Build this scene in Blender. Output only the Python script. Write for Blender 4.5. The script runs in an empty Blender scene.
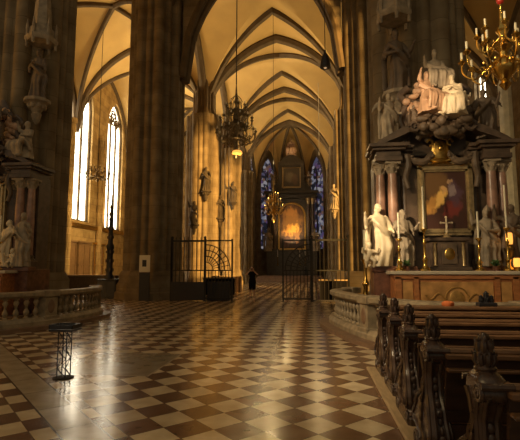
import bpy, bmesh, math, random
from math import sin, cos, pi, sqrt, radians, atan2
from mathutils import Vector, Matrix
random.seed(7)
SC = bpy.context.scene
COL = SC.collection

# ------------------------------------------------------------------ materials
def nt(name):
    m = bpy.data.materials.new(name); m.use_nodes = True
    t = m.node_tree
    b = t.nodes['Principled BSDF']
    return m, t, b

def mat(name, c, rough=.6, metal=0, var=.35, scale=3, bump=.0, c2=None, stretch=None, spec=.5):
    m, t, b = nt(name)
    tc = t.nodes.new('ShaderNodeTexCoord')
    mp = t.nodes.new('ShaderNodeMapping')
    if stretch: mp.inputs['Scale'].default_value = stretch
    n = t.nodes.new('ShaderNodeTexNoise'); n.inputs['Scale'].default_value = scale
    n.inputs['Detail'].default_value = 6
    r = t.nodes.new('ShaderNodeValToRGB')
    d = c2 or tuple(x*(1-var) for x in c)
    r.color_ramp.elements[0].position = .32; r.color_ramp.elements[1].position = .68
    r.color_ramp.elements[0].color = (*d, 1); r.color_ramp.elements[1].color = (*c, 1)
    t.links.new(tc.outputs['Object'], mp.inputs['Vector'])
    t.links.new(mp.outputs['Vector'], n.inputs['Vector'])
    t.links.new(n.outputs['Fac'], r.inputs['Fac'])
    t.links.new(r.outputs['Color'], b.inputs['Base Color'])
    b.inputs['Roughness'].default_value = rough
    b.inputs['Metallic'].default_value = metal
    b.inputs['Specular IOR Level'].default_value = spec
    if bump:
        bp = t.nodes.new('ShaderNodeBump'); bp.inputs['Strength'].default_value = bump
        bp.inputs['Distance'].default_value = .03
        t.links.new(n.outputs['Fac'], bp.inputs['Height'])
        t.links.new(bp.outputs['Normal'], b.inputs['Normal'])
    return m

def emat(name, c, s):
    m, t, b = nt(name)
    b.inputs['Base Color'].default_value = (*c, 1)
    b.inputs['Emission Color'].default_value = (*c, 1)
    b.inputs['Emission Strength'].default_value = s
    return m

def stone_blocks(name, c, d, mort):
    """ashlar: courses of blocks with their own tone, wear between"""
    m, t, b = nt(name)
    N = t.nodes.new; L = t.links.new
    tc = N('ShaderNodeTexCoord'); sp = N('ShaderNodeSeparateXYZ'); L(tc.outputs['Object'], sp.inputs[0])
    ad = N('ShaderNodeMath'); ad.operation = 'ADD'; L(sp.outputs['X'], ad.inputs[0]); L(sp.outputs['Y'], ad.inputs[1])
    cb = N('ShaderNodeCombineXYZ'); L(ad.outputs[0], cb.inputs['X']); L(sp.outputs['Z'], cb.inputs['Y'])
    br = N('ShaderNodeTexBrick'); L(cb.outputs[0], br.inputs['Vector'])
    br.inputs['Color1'].default_value = (*c, 1); br.inputs['Color2'].default_value = (*d, 1)
    br.inputs['Mortar'].default_value = (*mort, 1); br.inputs['Scale'].default_value = 1
    br.inputs['Brick Width'].default_value = 1.1; br.inputs['Row Height'].default_value = .62
    br.inputs['Mortar Size'].default_value = .012
    n = N('ShaderNodeTexNoise'); n.inputs['Scale'].default_value = 1.3; n.inputs['Detail'].default_value = 7
    L(tc.outputs['Object'], n.inputs['Vector'])
    r = N('ShaderNodeValToRGB'); r.color_ramp.elements[0].position = .3; r.color_ramp.elements[1].position = .7
    r.color_ramp.elements[0].color = (.55, .5, .45, 1); r.color_ramp.elements[1].color = (1, 1, 1, 1)
    L(n.outputs['Fac'], r.inputs['Fac'])
    mx = N('ShaderNodeMix'); mx.data_type = 'RGBA'; mx.blend_type = 'MULTIPLY'; mx.inputs['Factor'].default_value = 1
    L(br.outputs['Color'], mx.inputs['A']); L(r.outputs['Color'], mx.inputs['B'])
    L(mx.outputs['Result'], b.inputs['Base Color'])
    b.inputs['Roughness'].default_value = .8; b.inputs['Specular IOR Level'].default_value = .25
    bp = N('ShaderNodeBump'); bp.inputs['Strength'].default_value = .35; bp.inputs['Distance'].default_value = .03
    L(n.outputs['Fac'], bp.inputs['Height']); L(bp.outputs['Normal'], b.inputs['Normal'])
    return m

def floor_mat():
    m, t, b = nt('checkered_marble')
    N = t.nodes.new; L = t.links.new
    geo = N('ShaderNodeNewGeometry'); sp = N('ShaderNodeSeparateXYZ'); L(geo.outputs['Position'], sp.inputs[0])
    def M(op, a, c=None, d=None):
        n = N('ShaderNodeMath'); n.operation = op
        for i, v in enumerate((a, c, d)):
            if v is None: continue
            if isinstance(v, (int, float)): n.inputs[i].default_value = v
            else: L(v, n.inputs[i])
        return n.outputs[0]
    X, Y = sp.outputs['X'], sp.outputs['Y']
    s = .3765; q = 1/sqrt(2)
    u = M('MULTIPLY', M('ADD', X, Y), q); v = M('MULTIPLY', M('SUBTRACT', X, Y), q)
    uc, vc = (.035+4.90)*q, (.035-4.90)*q
    un = M('ADD', M('DIVIDE', M('SUBTRACT', u, uc), s), 100.5)
    vn = M('ADD', M('DIVIDE', M('SUBTRACT', v, vc), s), 100.5)
    fu, fv = M('FLOOR', un), M('FLOOR', vn)
    par = M('MODULO', M('ADD', fu, fv), 2)              # 0 light, 1 dark
    def edge(fr): # distance to joint 0..0.5
        return M('SUBTRACT', .5, M('ABSOLUTE', M('SUBTRACT', M('FRACT', fr), .5)))
    ed = M('MINIMUM', edge(un), edge(vn))
    joint = M('LESS_THAN', ed, .014)
    cb = N('ShaderNodeCombineXYZ'); L(fu, cb.inputs[0]); L(fv, cb.inputs[1])
    wn = N('ShaderNodeTexWhiteNoise'); wn.noise_dimensions = '2D'; L(cb.outputs[0], wn.inputs['Vector'])
    # course of plain slabs running diagonally
    b1 = M('MULTIPLY', M('GREATER_THAN', u, 1.245), M('LESS_THAN', u, 1.66))
    b1 = M('MULTIPLY', b1, M('LESS_THAN', X, -1.2))
    sl = M('FRACT', M('DIVIDE', v, .83))
    bj = M('MAXIMUM', M('LESS_THAN', sl, .015), M('LESS_THAN', M('MINIMUM', M('ABSOLUTE', M('SUBTRACT', u, 1.255)), M('ABSOLUTE', M('SUBTRACT', u, 1.65))), .011))
    # one large grey grave slab
    b2 = M('MULTIPLY', M('MULTIPLY', M('GREATER_THAN', X, -4.25), M('LESS_THAN', X, -2.52)), M('MULTIPLY', M('GREATER_THAN', Y, 6.7), M('LESS_THAN', Y, 8.5)))
    b2j = M('LESS_THAN', M('MINIMUM', M('ABSOLUTE', M('SUBTRACT', X, -2.54)), M('MINIMUM', M('ABSOLUTE', M('SUBTRACT', Y, 6.72)), M('ABSOLUTE', M('SUBTRACT', Y, 8.48)))), .014)
    # aisle strip of worn plain slabs left of the checkered field
    noise = N('ShaderNodeTexNoise'); noise.inputs['Scale'].default_value = 4; noise.inputs['Detail'].default_value = 8
    L(geo.outputs['Position'], noise.inputs['Vector'])
    def mix(f, a, c, blend='MIX'):
        n = N('ShaderNodeMix'); n.data_type = 'RGBA'; n.blend_type = blend
        for k, v in (('Factor', f), ('A', a), ('B', c)):
            if isinstance(v, (int, float)): n.inputs[k].default_value = v
            elif isinstance(v, tuple): n.inputs[k].default_value = (*v, 1)
            else: L(v, n.inputs[k])
        return n.outputs['Result']
    lt = mix(wn.outputs['Value'], (.54, .44, .29), (.68, .56, .38))
    dk = mix(wn.outputs['Value'], (.135, .072, .042), (.20, .112, .066))
    c = mix(par, lt, dk)
    c = mix(joint, c, (.12, .085, .05))
    c = mix(b1, c, mix(bj, (.40, .33, .23), (.05, .035, .02)))
    c = mix(b2, c, mix(b2j, (.26, .215, .15), (.42, .34, .24)))
    rr = N('ShaderNodeValToRGB'); rr.color_ramp.elements[0].position = .25; rr.color_ramp.elements[1].position = .75
    rr.color_ramp.elements[0].color = (.66, .62, .58, 1); rr.color_ramp.elements[1].color = (1, 1, 1, 1)
    L(noise.outputs['Fac'], rr.inputs['Fac'])
    c = mix(1.0, c, rr.outputs['Color'], 'MULTIPLY')
    L(c, b.inputs['Base Color'])
    mr = N('ShaderNodeMapRange'); mr.inputs['To Min'].default_value = .11; mr.inputs['To Max'].default_value = .26
    L(noise.outputs['Fac'], mr.inputs['Value']); L(mr.outputs[0], b.inputs['Roughness'])
    n2 = N('ShaderNodeTexNoise'); n2.inputs['Scale'].default_value = 2.2; n2.inputs['Detail'].default_value = 2
    L(geo.outputs['Position'], n2.inputs['Vector'])
    hh = M('ADD', n2.outputs['Fac'], M('MULTIPLY', wn.outputs['Value'], .25))
    bp = N('ShaderNodeBump'); bp.inputs['Strength'].default_value = .05; bp.inputs['Distance'].default_value = .02
    L(hh, bp.inputs['Height']); L(bp.outputs['Normal'], b.inputs['Normal'])
    return m

def stained_mat(name, strength):
    """leaded panes of blue, violet, red and amber glass, lit from outside"""
    m, t, b = nt(name)
    N = t.nodes.new; L = t.links.new
    tc = N('ShaderNodeTexCoord')
    v = N('ShaderNodeTexVoronoi'); v.inputs['Scale'].default_value = 2.6
    L(tc.outputs['Object'], v.inputs['Vector'])
    sp = N('ShaderNodeSeparateColor'); L(v.outputs['Color'], sp.inputs[0])
    r = N('ShaderNodeValToRGB'); r.color_ramp.interpolation = 'CONSTANT'
    cs = [(.02, .02, .03), (.12, .13, .24), (.34, .36, .45), (.25, .14, .10), (.16, .10, .28), (.5, .5, .55), (.03, .03, .05)]
    e = r.color_ramp.elements
    e[0].color = (*cs[0], 1); e[0].position = 0
    e[1].color = (*cs[1], 1); e[1].position = .25
    for i, c in enumerate(cs[2:]):
        k = e.new(.4+i*.11); k.color = (*c, 1)
    L(sp.outputs[0], r.inputs['Fac'])
    L(r.outputs['Color'], b.inputs['Base Color']); L(r.outputs['Color'], b.inputs['Emission Color'])
    b.inputs['Emission Strength'].default_value = strength
    return m

def painting_mat(name, kind):
    """a dark varnished canvas with soft blobs of warm pigment (generic figures)"""
    m, t, b = nt(name)
    N = t.nodes.new; L = t.links.new
    tc = N('ShaderNodeTexCoord'); sp = N('ShaderNodeSeparateXYZ'); L(tc.outputs['Generated'], sp.inputs[0])
    nz = N('ShaderNodeTexNoise'); nz.inputs['Scale'].default_value = 7; L(tc.outputs['Generated'], nz.inputs['Vector'])
    nz2 = N('ShaderNodeTexNoise'); nz2.inputs['Scale'].default_value = 9.3; L(tc.outputs['Generated'], nz2.inputs['Vector'])
    def M(op, a, c):
        n = N('ShaderNodeMath'); n.operation = op
        for i, v in enumerate((a, c)):
            if isinstance(v, (int, float)): n.inputs[i].default_value = v
            else: L(v, n.inputs[i])
        return n.outputs[0]
    def blob(cx, cz, rx, rz, tilt=0):
        x = M('SUBTRACT', sp.outputs['X'], cx); z = M('SUBTRACT', sp.outputs['Z'], cz)
        x = M('ADD', x, M('MULTIPLY', M('SUBTRACT', nz.outputs['Fac'], .5), .55 if kind == 'high' else .3)); z = M('ADD', z, M('MULTIPLY', M('SUBTRACT', nz2.outputs['Fac'], .5), .4 if kind == 'high' else .15))
        xr = M('ADD', M('MULTIPLY', x, cos(tilt)), M('MULTIPLY', z, sin(tilt)))
        zr = M('SUBTRACT', M('MULTIPLY', z, cos(tilt)), M('MULTIPLY', x, sin(tilt)))
        d = M('ADD', M('POWER', M('DIVIDE', xr, rx), 2.), M('POWER', M('DIVIDE', zr, rz), 2.))
        mr = N('ShaderNodeMapRange'); mr.interpolation_type = 'SMOOTHSTEP'
        mr.inputs['From Min'].default_value = 1.35; mr.inputs['From Max'].default_value = .25
        L(d, mr.inputs['Value']); return mr.outputs[0]
    if kind == 'side':
        base = (.060, .024, .016)
        bl = [((.20, .10, .035), (.25, .75, .35, .3, 0)), ((.20, .035, .025), (.66, .36, .24, .15, .5)), ((.10, .05, .07), (.72, .62, .16, .26, .35)),
              ((.62, .30, .07), (.25, .45, .27, .13, .55)), ((1.0, .58, .15), (.38, .52, .10, .19, -.5)), ((.75, .42, .16), (.46, .68, .075, .06, 0)),
              ((.50, .30, .15), (.60, .80, .075, .06, 0)), ((.30, .22, .22), (.66, .66, .10, .10, .3))]
    elif kind == 'high':
        base = (.05, .02, .01)
        bl = [((.24, .11, .025), (.5, .55, .42, .4, 0)), ((.60, .27, .04), (.52, .42, .36, .14, .2)), ((.85, .45, .07), (.58, .44, .2, .08, .3)), ((.30, .13, .03), (.5, .8, .25, .1, 0)),
              ((.12, .04, .02), (.3, .2, .2, .14, 0)), ((.4, .17, .04), (.7, .28, .1, .13, 0))]
    else:
        base = (.05, .035, .022)
        bl = [((.16, .12, .07), (.4, .5, .3, .3, .4)), ((.12, .07, .04), (.7, .4, .2, .3, 0))]
    prev = None
    for c, (cx, cz, rx, rz, tl) in bl:
        f = blob(cx, cz, rx, rz, tl)
        n = N('ShaderNodeMix'); n.data_type = 'RGBA'
        L(f, n.inputs['Factor'])
        if prev is None: n.inputs['A'].default_value = (*base, 1)
        else: L(prev, n.inputs['A'])
        n.inputs['B'].default_value = (*c, 1); prev = n.outputs['Result']
    L(prev, b.inputs['Base Color']); b.inputs['Roughness'].default_value = .38
    return m

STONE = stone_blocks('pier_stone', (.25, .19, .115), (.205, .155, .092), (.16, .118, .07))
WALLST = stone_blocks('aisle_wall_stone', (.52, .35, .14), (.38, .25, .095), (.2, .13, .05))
RIB = mat('rib_stone', (.125, .082, .04), .85, scale=2, bump=.2)
WEB = mat('ochre_vault_plaster', (.60, .40, .15), .9, var=.15, scale=.6)
BALU = mat('balustrade_stone', (.38, .295, .19), .55, scale=5, bump=.15, var=.5)
STEP = mat('step_stone', (.24, .145, .09), .5, scale=4, var=.4)
REDM = mat('red_marble', (.20, .085, .05), .3, scale=7, var=.6)
PALER = mat('pinkish_marble', (.36, .20, .14), .32, scale=6, var=.45)
DARKM = mat('dark_altar_marble', (.115, .075, .05), .4, scale=5, var=.55)
BLACKM = mat('black_marble', (.055, .043, .032), .3, scale=3, var=.5)
GOLD = mat('gilding', (.75, .46, .12), .3, 1, var=.45, scale=9, bump=.25)
BRASS = mat('polished_brass', (.80, .52, .14), .2, 1, var=.3, scale=9)
PALEG = mat('pale_gilt_frame', (.55, .40, .20), .35, .7, var=.4, scale=9, bump=.2)
BRONZE = mat('aged_bronze', (.28, .20, .10), .42, .8, var=.6, scale=14)
IRON = mat('wrought_iron', (.012, .010, .008), .55, .2, var=.3)
CREAM = mat('cream_alabaster', (.74, .60, .40), .45, var=.3, scale=4)
ROSE = mat('rosy_stucco', (.55, .33, .20), .5, var=.4, scale=3)
GREYS = mat('grey_sandstone', (.36, .28, .19), .7, var=.5, scale=5)
BROWNS = mat('brown_carving', (.15, .10, .062), .6, var=.5, scale=5)
WOOD = mat('dark_walnut', (.075, .043, .030), .27, var=.55, scale=4, stretch=(6, 6, 1), bump=.12)
WOODM = mat('walnut_boards', (.22, .11, .05), .38, var=.5, scale=4, stretch=(1, 5, 5), bump=.1)
PANELD = mat('blackened_walnut_panels', (.05, .024, .014), .45, var=.5, scale=4, stretch=(1, 5, 5), bump=.1)
OAK = mat('pew_platform_oak', (.38, .27, .15), .45, var=.35, scale=5, stretch=(6, 1, 6))
MAHOG = mat('reddish_panel_wood', (.46, .18, .062), .3, var=.45, scale=4, stretch=(1, 4, 4))
PANELW = mat('ochre_veneer_panel', (.58, .30, .10), .3, var=.45, scale=5)
WHITE = mat('white_card', (.62, .57, .46), .6, var=.06)
LINEN = mat('altar_linen', (.52, .44, .33), .7, var=.15)
PALES = mat('pale_limestone', (.62, .56, .42), .6, var=.25, scale=3)
SHADED = mat('shade_darkened_stone', (.055, .038, .024), .8, var=.4, scale=5)  # shade on the left choir pier statues put into a dark base colour
DULLG = mat('dull_gilding', (.50, .28, .08), .5, .5, var=.4, scale=12)
BLACK = mat('black_cloth', (.008, .007, .008), .95, var=.2, spec=.1)
CHARC = mat('charcoal_paint', (.02, .017, .02), .45, var=.3)
SKIN = mat('skin', (.55, .32, .21), .5, var=.1)
HAIR = mat('dark_hair', (.05, .028, .015), .6, var=.3)
WAX = mat('candle_wax', (.75, .68, .50), .45, var=.1)
ROPE = mat('pale_rope', (.75, .68, .5), .7, var=.1)
RED = mat('red_lacquer', (.45, .03, .02), .35, var=.2)
ORANGE = mat('orange_red_cloth', (.65, .17, .05), .6, var=.25)
LEAF = mat('green_leaves', (.06, .12, .03), .5, var=.5, scale=20)
CONF = mat('aisle_panel_wood', (.27, .15, .06), .5, var=.4, scale=3, stretch=(5, 5, 1))
DAY = emat('daylit_clear_glass', (1, .90, .68), 6.5)
FLAME = emat('candle_flame', (1, .55, .12), 14)
AMBER = emat('amber_lamp_glow', (1, .42, .07), 1.0)
BULB = emat('dim_bulb', (1, .7, .4), .25)
STAIN = stained_mat('stained_glass', .26)
def pane_glass():
    m = bpy.data.materials.new('amber_clear_glass'); m.use_nodes = True
    t = m.node_tree; t.nodes.clear()
    o = t.nodes.new('ShaderNodeOutputMaterial'); tr = t.nodes.new('ShaderNodeBsdfTransparent')
    tr.inputs[0].default_value = (1, .88, .66, 1)
    g = t.nodes.new('ShaderNodeBsdfGlossy'); g.inputs['Roughness'].default_value = .1
    mx = t.nodes.new('ShaderNodeMixShader'); mx.inputs[0].default_value = .06
    t.links.new(tr.outputs[0], mx.inputs[1]); t.links.new(g.outputs[0], mx.inputs[2]); t.links.new(mx.outputs[0], o.inputs[0])
    return m
PANE = pane_glass()
FLOOR = floor_mat()

# ------------------------------------------------------------------ mesh helpers
class MB:
    def __init__(s): s.b = bmesh.new()
    def loft(s, rings, cap=True, closed=True):
        R = [[s.b.verts.new(p) for p in r] for r in rings]
        n = len(R[0])
        for a, c in zip(R, R[1:]):
            for i in range(n if closed else n-1):
                j = (i+1) % n
                try: s.b.faces.new((a[i], a[j], c[j], c[i]))
                except ValueError: pass
        if cap and closed:
            for r in (R[0][::-1], R[-1]):
                try: s.b.faces.new(r)
                except ValueError: pass
        return s
    def box(s, x0, x1, y0, y1, z0, z1, M=None, bev=0):
        if bev and min(x1-x0, y1-y0, z1-z0) > 2.2*bev:
            r = []
            for d, z in ((bev, z0), (0, z0+bev), (0, z1-bev), (bev, z1)):
                a, c, e, f = x0+d, x1-d, y0+d, y1-d
                r.append([(a, e, z), (c, e, z), (c, f, z), (a, f, z)])
        else:
            r = [[(x0, y0, z), (x1, y0, z), (x1, y1, z), (x0, y1, z)] for z in (z0, z1)]
        if M: r = [[M @ Vector(p) for p in q] for q in r]
        return s.loft(r)
    def lathe(s, prof, cx=0, cy=0, cz=0, seg=16, f=None, sx=1, sy=1):
        r = []
        for rad, z in prof:
            ring = []
            for k in range(seg):
                a = 2*pi*k/seg; q = max(rad, 1e-4)*(f(a, z) if f else 1)
                ring.append((cx+q*cos(a)*sx, cy+q*sin(a)*sy, cz+z))
            r.append(ring)
        return s.loft(r)
    def tube(s, pts, r, seg=8, flat=1.0):
        pts = [Vector(p) for p in pts]; n = len(pts)
        rs = r if isinstance(r, (list, tuple)) else [r]*n
        t0 = (pts[1]-pts[0]).normalized()
        up = Vector((0, 0, 1)) if abs(t0.z) < .9 else Vector((1, 0, 0))
        nrm = (up - t0*up.dot(t0)).normalized()
        rings = []
        for i, p in enumerate(pts):
            a = pts[max(i-1, 0)]; c = pts[min(i+1, n-1)]
            t = (c-a)
            if t.length < 1e-9: t = t0
            t.normalize()
            nrm = (nrm - t*nrm.dot(t))
            if nrm.length < 1e-6: nrm = Vector((1, 0, 0)) - t*t.x
            nrm.normalize(); bn = t.cross(nrm)
            rings.append([p + nrm*(rs[i]*cos(2*pi*k/seg)) + bn*(rs[i]*flat*sin(2*pi*k/seg)) for k in range(seg)])
        return s.loft(rings)
    def ell(s, c, r, seg=12, rings=8, M=None):
        R = []
        for i in range(rings+1):
            a = -pi/2+pi*i/rings; k = max(cos(a), .02)
            ring = [Vector((r[0]*k*cos(2*pi*j/seg), r[1]*k*sin(2*pi*j/seg), r[2]*sin(a))) for j in range(seg)]
            if M: ring = [M @ p for p in ring]
            R.append([p+Vector(c) for p in ring])
        return s.loft(R)
    def prism(s, poly, fn, lo, hi):
        """poly of (a,b); fn(a,b,d) -> point; extruded d from lo to hi"""
        return s.loft([[fn(a, b_, lo) for a, b_ in poly], [fn(a, b_, hi) for a, b_ in poly]])
    def sweep(s, path, prof):
        """path of (x,y); prof of (offset to the left of travel, z), closed"""
        P = [Vector((x, y)) for x, y in path]; rings = []
        for i, p in enumerate(P):
            t = (P[min(i+1, len(P)-1)]-P[max(i-1, 0)]).normalized(); nn = Vector((-t.y, t.x))
            rings.append([(p.x+nn.x*o, p.y+nn.y*o, z) for o, z in prof])
        return s.loft(rings)
    def done(s, name):
        b = s.b
        bmesh.ops.recalc_face_normals(b, faces=b.faces)
        for f in b.faces: f.smooth = True
        for e in b.edges:
            if len(e.link_faces) == 2 and e.calc_face_angle(0) > radians(38): e.smooth = False
        me = bpy.data.meshes.new(name); b.to_mesh(me); b.free(); return me
    def build(s, name, m, parent=None, loc=(0, 0, 0), rz=0):
        return link(name, s.done(name), m, parent, loc, rz)

def link(name, me, m, parent=None, loc=(0, 0, 0), rz=0, sc=None):
    o = bpy.data.objects.new(name, me); COL.objects.link(o)
    if m and not me.materials: me.materials.append(m)
    o.parent = parent; o.location = loc; o.rotation_euler = (0, 0, rz)
    if sc: o.scale = (sc,)*3 if isinstance(sc, (int, float)) else sc
    return o

def tag(o, label=None, cat=None, group=None, kind=None):
    if label: o['label'] = label
    if cat: o['category'] = cat
    if group: o['group'] = group
    if kind: o['kind'] = kind
    return o
def thing(name, loc, label, cat, group=None, rz=0):
    o = bpy.data.objects.new(name, None); COL.objects.link(o)
    o.empty_display_size = .2; o.location = loc; o.rotation_euler = (0, 0, rz)
    return tag(o, label, cat, group)
def copy_tree(o, parent=None):
    c = o.copy(); COL.objects.link(c); c.parent = parent
    for ch in list(o.children): copy_tree(ch, c)
    return c
def struct(o): o['kind'] = 'structure'; return o
def catmull(P, n=6):
    P = [Vector(p) for p in P]; out = []
    for i in range(len(P)-1):
        a = P[max(i-1, 0)]; b = P[i]; c = P[i+1]; d = P[min(i+2, len(P)-1)]
        for k in range(n):
            t = k/n
            out.append(.5*((2*b)+(c-a)*t+(2*a-5*b+4*c-d)*t*t+(3*b-a-3*c+d)*t**3))
    out.append(P[-1]); return out

# ------------------------------------------------------------------ camera
cam = bpy.data.cameras.new('camera'); co = bpy.data.objects.new('camera', cam); COL.objects.link(co)
co.location = (0, 0, 1.65); co.rotation_euler = (radians(96.23), 0, radians(6.8))
cam.sensor_width = 36; cam.lens = 440/520*36; cam.clip_end = 300
SC.camera = co

# ------------------------------------------------------------------ the setting
XA = -2.77                     # nave and choir axis
XL, XR = -8.75, 3.2            # pier lines
XWL, XWR = -20.0, 14.5         # outer walls
YB = [13.3, 23.8, 34.5, 45.0, 55.5]
SPR, RISE, KAP = 13.4, 7.3, .38
def prof(t):
    t = min(abs(t), 1.0)
    return RISE*sqrt(max((1+KAP)**2-(t+KAP)**2, 0))/sqrt((1+KAP)**2-KAP**2)

mb = MB(); mb.box(-24, 18, -3, 70, -.2, 0)
struct(mb.build('floor', FLOOR))

mb = MB()
def bay(x0, x1, y0, y1, n=24):
    cx, cy, hx, hy = (x0+x1)/2, (y0+y1)/2, (x1-x0)/2, (y1-y0)/2
    T = [-1+2*i/n for i in range(n+1)]
    g = [[mb.b.verts.new((cx+u*hx, cy+v*hy, SPR+max(prof(u), prof(v))+.25*(1-u*u)*(1-v*v))) for u in T] for v in T]
    for j in range(n):
        for i in range(n):
            a, b_, c, d = g[j][i], g[j][i+1], g[j+1][i+1], g[j+1][i]
            if (i-j == 0): mb.b.faces.new((a, b_, c)); mb.b.faces.new((a, c, d))
            elif i+j == n-1: mb.b.faces.new((a, b_, d)); mb.b.faces.new((b_, c, d))
            else: mb.b.faces.new((a, b_, c, d))
XS = [XWL, XL, XR, XWR]
for j in range(len(YB)-1):
    for i in range(3): bay(XS[i], XS[i+1], YB[j], YB[j+1])
AY, AR = 55.5, (XR-XL)/2
apx = [(XA-AR*cos(pi*k/5), AY+AR*1.35*sin(pi*k/5)) for k in range(6)]
key = (XA, AY+1.2)
def apse_pt(a, t):      # web from the apse corner (t=1) to the keystone (t=0)
    return Vector((key[0]+(a[0]-key[0])*t, key[1]+(a[1]-key[1])*t, SPR+prof(t)))
for k in range(5):
    a, b_ = apx[k], apx[k+1]; rows = []
    for i in range(15):
        t = i/14; p, q = apse_pt(a, t), apse_pt(b_, t)
        row = []
        for w in range(9):
            s_ = w/8; c = p.lerp(q, s_); c.z += sin(pi*s_)*5.2*t**1.6*(1 if t < 1 else 1); c.z = min(c.z, SPR+RISE); row.append(mb.b.verts.new(c))
        rows.append(row)
    for r1, r2 in zip(rows, rows[1:]):
        for w in range(8): mb.b.faces.new((r1[w], r1[w+1], r2[w+1], r2[w]))
vault = struct(mb.build('ceiling', WEB))
def rib(pts, r, seg=6): MB().tube(pts, r, seg, 1.0).build('vault_rib', RIB, vault)
TT = [-1+2*i/28 for i in range(29)]
for j in range(len(YB)):
    for i in range(3):
        x0, x1 = XS[i], XS[i+1]; cx, hx = (x0+x1)/2, (x1-x0)/2
        if j > 0: rib([(cx+t*hx, YB[j], SPR+prof(t)-.12) for t in TT], .40 if i == 1 else .28, 8)
        if j < len(YB)-1:
            cy, hy = (YB[j]+YB[j+1])/2, (YB[j+1]-YB[j])/2
            if i == 1 and j > 0:      # net vault: two arches of ribs per bay, meeting the ridge either side of its middle
                for ya, yc in ((YB[j], cy-1.8), (YB[j+1], cy+1.8)):
                    rib([(cx+t*hx, ya+(yc-ya)*(1-abs(t)), SPR+prof(t)+.2*(1-t*t)-.06) for t in TT], .30)
            else:
                for sg in (1, -1): rib([(cx+t*hx, cy+sg*t*hy, SPR+prof(t)+.25*(1-t*t)**2-.06) for t in TT], .2)
for j in range(len(YB)-1):
    cy, hy = (YB[j]+YB[j+1])/2, (YB[j+1]-YB[j])/2
    for x in XS: rib([(x, cy+t*hy, SPR+prof(t)-.1) for t in TT], .33 if x in (XL, XR) else .24, 8)
for a in apx: rib([apse_pt(a, t/16)-Vector((0, 0, .08)) for t in range(17)], .2)

# broad moulded arch into the choir, springing from the inner faces of the crossing piers
HS = 4.5
arc = [(XA+t*HS, 12.6+prof(t)*1.02) for t in TT]
for r_, dy in ((.22, -.42), (.30, 0), (.22, .42)):
    MB().tube([(x, YB[1]+dy, z-(.1 if dy else .25)) for x, z in arc], r_, 8).build('choir_arch', RIB, vault)
b_ = MB()
for (xa, za), (xb, zb) in zip(arc, arc[1:]):
    ha, hb = (SPR+prof((x-XA)/((XR-XL)/2))+.1 for x in (xa, xb))
    if ha > za and hb > zb: b_.prism([(xa, za), (xb, zb), (xb, hb), (xa, ha)], lambda a, c, d: (a, d, c), YB[1]-.45, YB[1]+.45)
b_.build('arch_spandrel', STONE, vault)

def arch_half(u0, uc, zs, za, n=10):
    """outer springing u0 to apex uc, pointed"""
    a = abs(uc-u0); k = max(((za-zs)**2-a*a)/(2*a), -.2*a); R = a+k; sg = 1 if uc > u0 else -1
    out = []
    for i in range(n+1):
        x = a*(1-i/n)
        out.append((uc-sg*x, zs+sqrt(max(R*R-(x+k)**2, 0))*(za-zs)/sqrt(max(R*R-k*k, 1e-6))))
    return out
def wall(name, o, d, length, thick, ztop, ops, m):
    """o origin (x,y), d unit direction, thickness to the right of d; ops: (u0,u1,zsill,zspring,zapex)"""
    d = Vector(d).normalized(); nn = Vector((d.y, -d.x))
    fn = lambda u, z, w: (o[0]+d.x*u+nn.x*w, o[1]+d.y*u+nn.y*w, z)
    mb = MB(); last = 0
    R = lambda a, b_, z0, z1: mb.prism([(a, z0), (b_, z0), (b_, z1), (a, z1)], fn, 0, thick)
    for (u0, u1, zb, zs, za) in ops:
        if u0 > last: R(last, u0, 0, ztop)
        if zb > 0: R(u0, u1, 0, zb)
        uc = (u0+u1)/2
        for us in (u0, u1):
            mb.prism(arch_half(us, uc, zs, za)+[(uc, ztop), (us, ztop)], fn, 0, thick)
        last = u1
    if last < length: R(last, length, 0, ztop)
    return struct(mb.build(name, m)), fn
def window(name, fn, op, lights, glass, depth, frame_m, bars=5):
    u0, u1, zb, zs, za = op; uc = (u0+u1)/2; w = u1-u0
    mb = MB()
    outline = [(u0, zb)]+[(u0, zs)]+arch_half(u0, uc, zs, za)[1:]+arch_half(u1, uc, zs, za)[::-1][1:]+[(u1, zb)]
    t = .19
    mb.tube([fn(a, b_, depth) for a, b_ in outline], t, 6)
    for k in range(1, lights):
        u = u0+w*k/lights; mb.tube([fn(u, zb, depth), fn(u, zs+.4*(za-zs), depth)], t*.8, 6)
    for k in range(lights):   # cusped heads of the lancets
        a = u0+w*k/lights; b_ = a+w/lights; c = (a+b_)/2; hz = zs+.12*(za-zs)
        mb.tube([fn(x, z, depth) for x, z in arch_half(a, c, hz-w/lights*.2, hz+w/lights*.8)+arch_half(b_, c, hz-w/lights*.2, hz+w/lights*.8)[::-1][1:]], t*.6, 6)
    for q, rr in ((.45, .17), (.62, .12), (.36, .11), (.36, -.11)):   # tracery circles in the head
        cu = uc+(.22*w if rr == .11 else -.22*w if rr < 0 else 0); cz = zs+q*(za-zs); r = abs(rr)*w
        mb.tube([fn(cu+r*cos(2*pi*k/14), cz+r*sin(2*pi*k/14), depth) for k in range(15)], t*.55, 5)
    mb.tube([fn(u0, zb+.05, depth), fn(u1, zb+.05, depth)], .13, 6)
    fr = struct(mb.build(name, frame_m))
    s_ = MB()
    for k in range(1, bars+1):
        z = zb+(zs-zb)*k/(bars+1); s_.tube([fn(u0, z, depth), fn(u1, z, depth)], .025, 5)
    s_.build('saddle_bar', IRON, fr)
    MB().prism(outline, fn, depth+.05, depth+.09).build('glass', glass, fr)
    return fr

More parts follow.
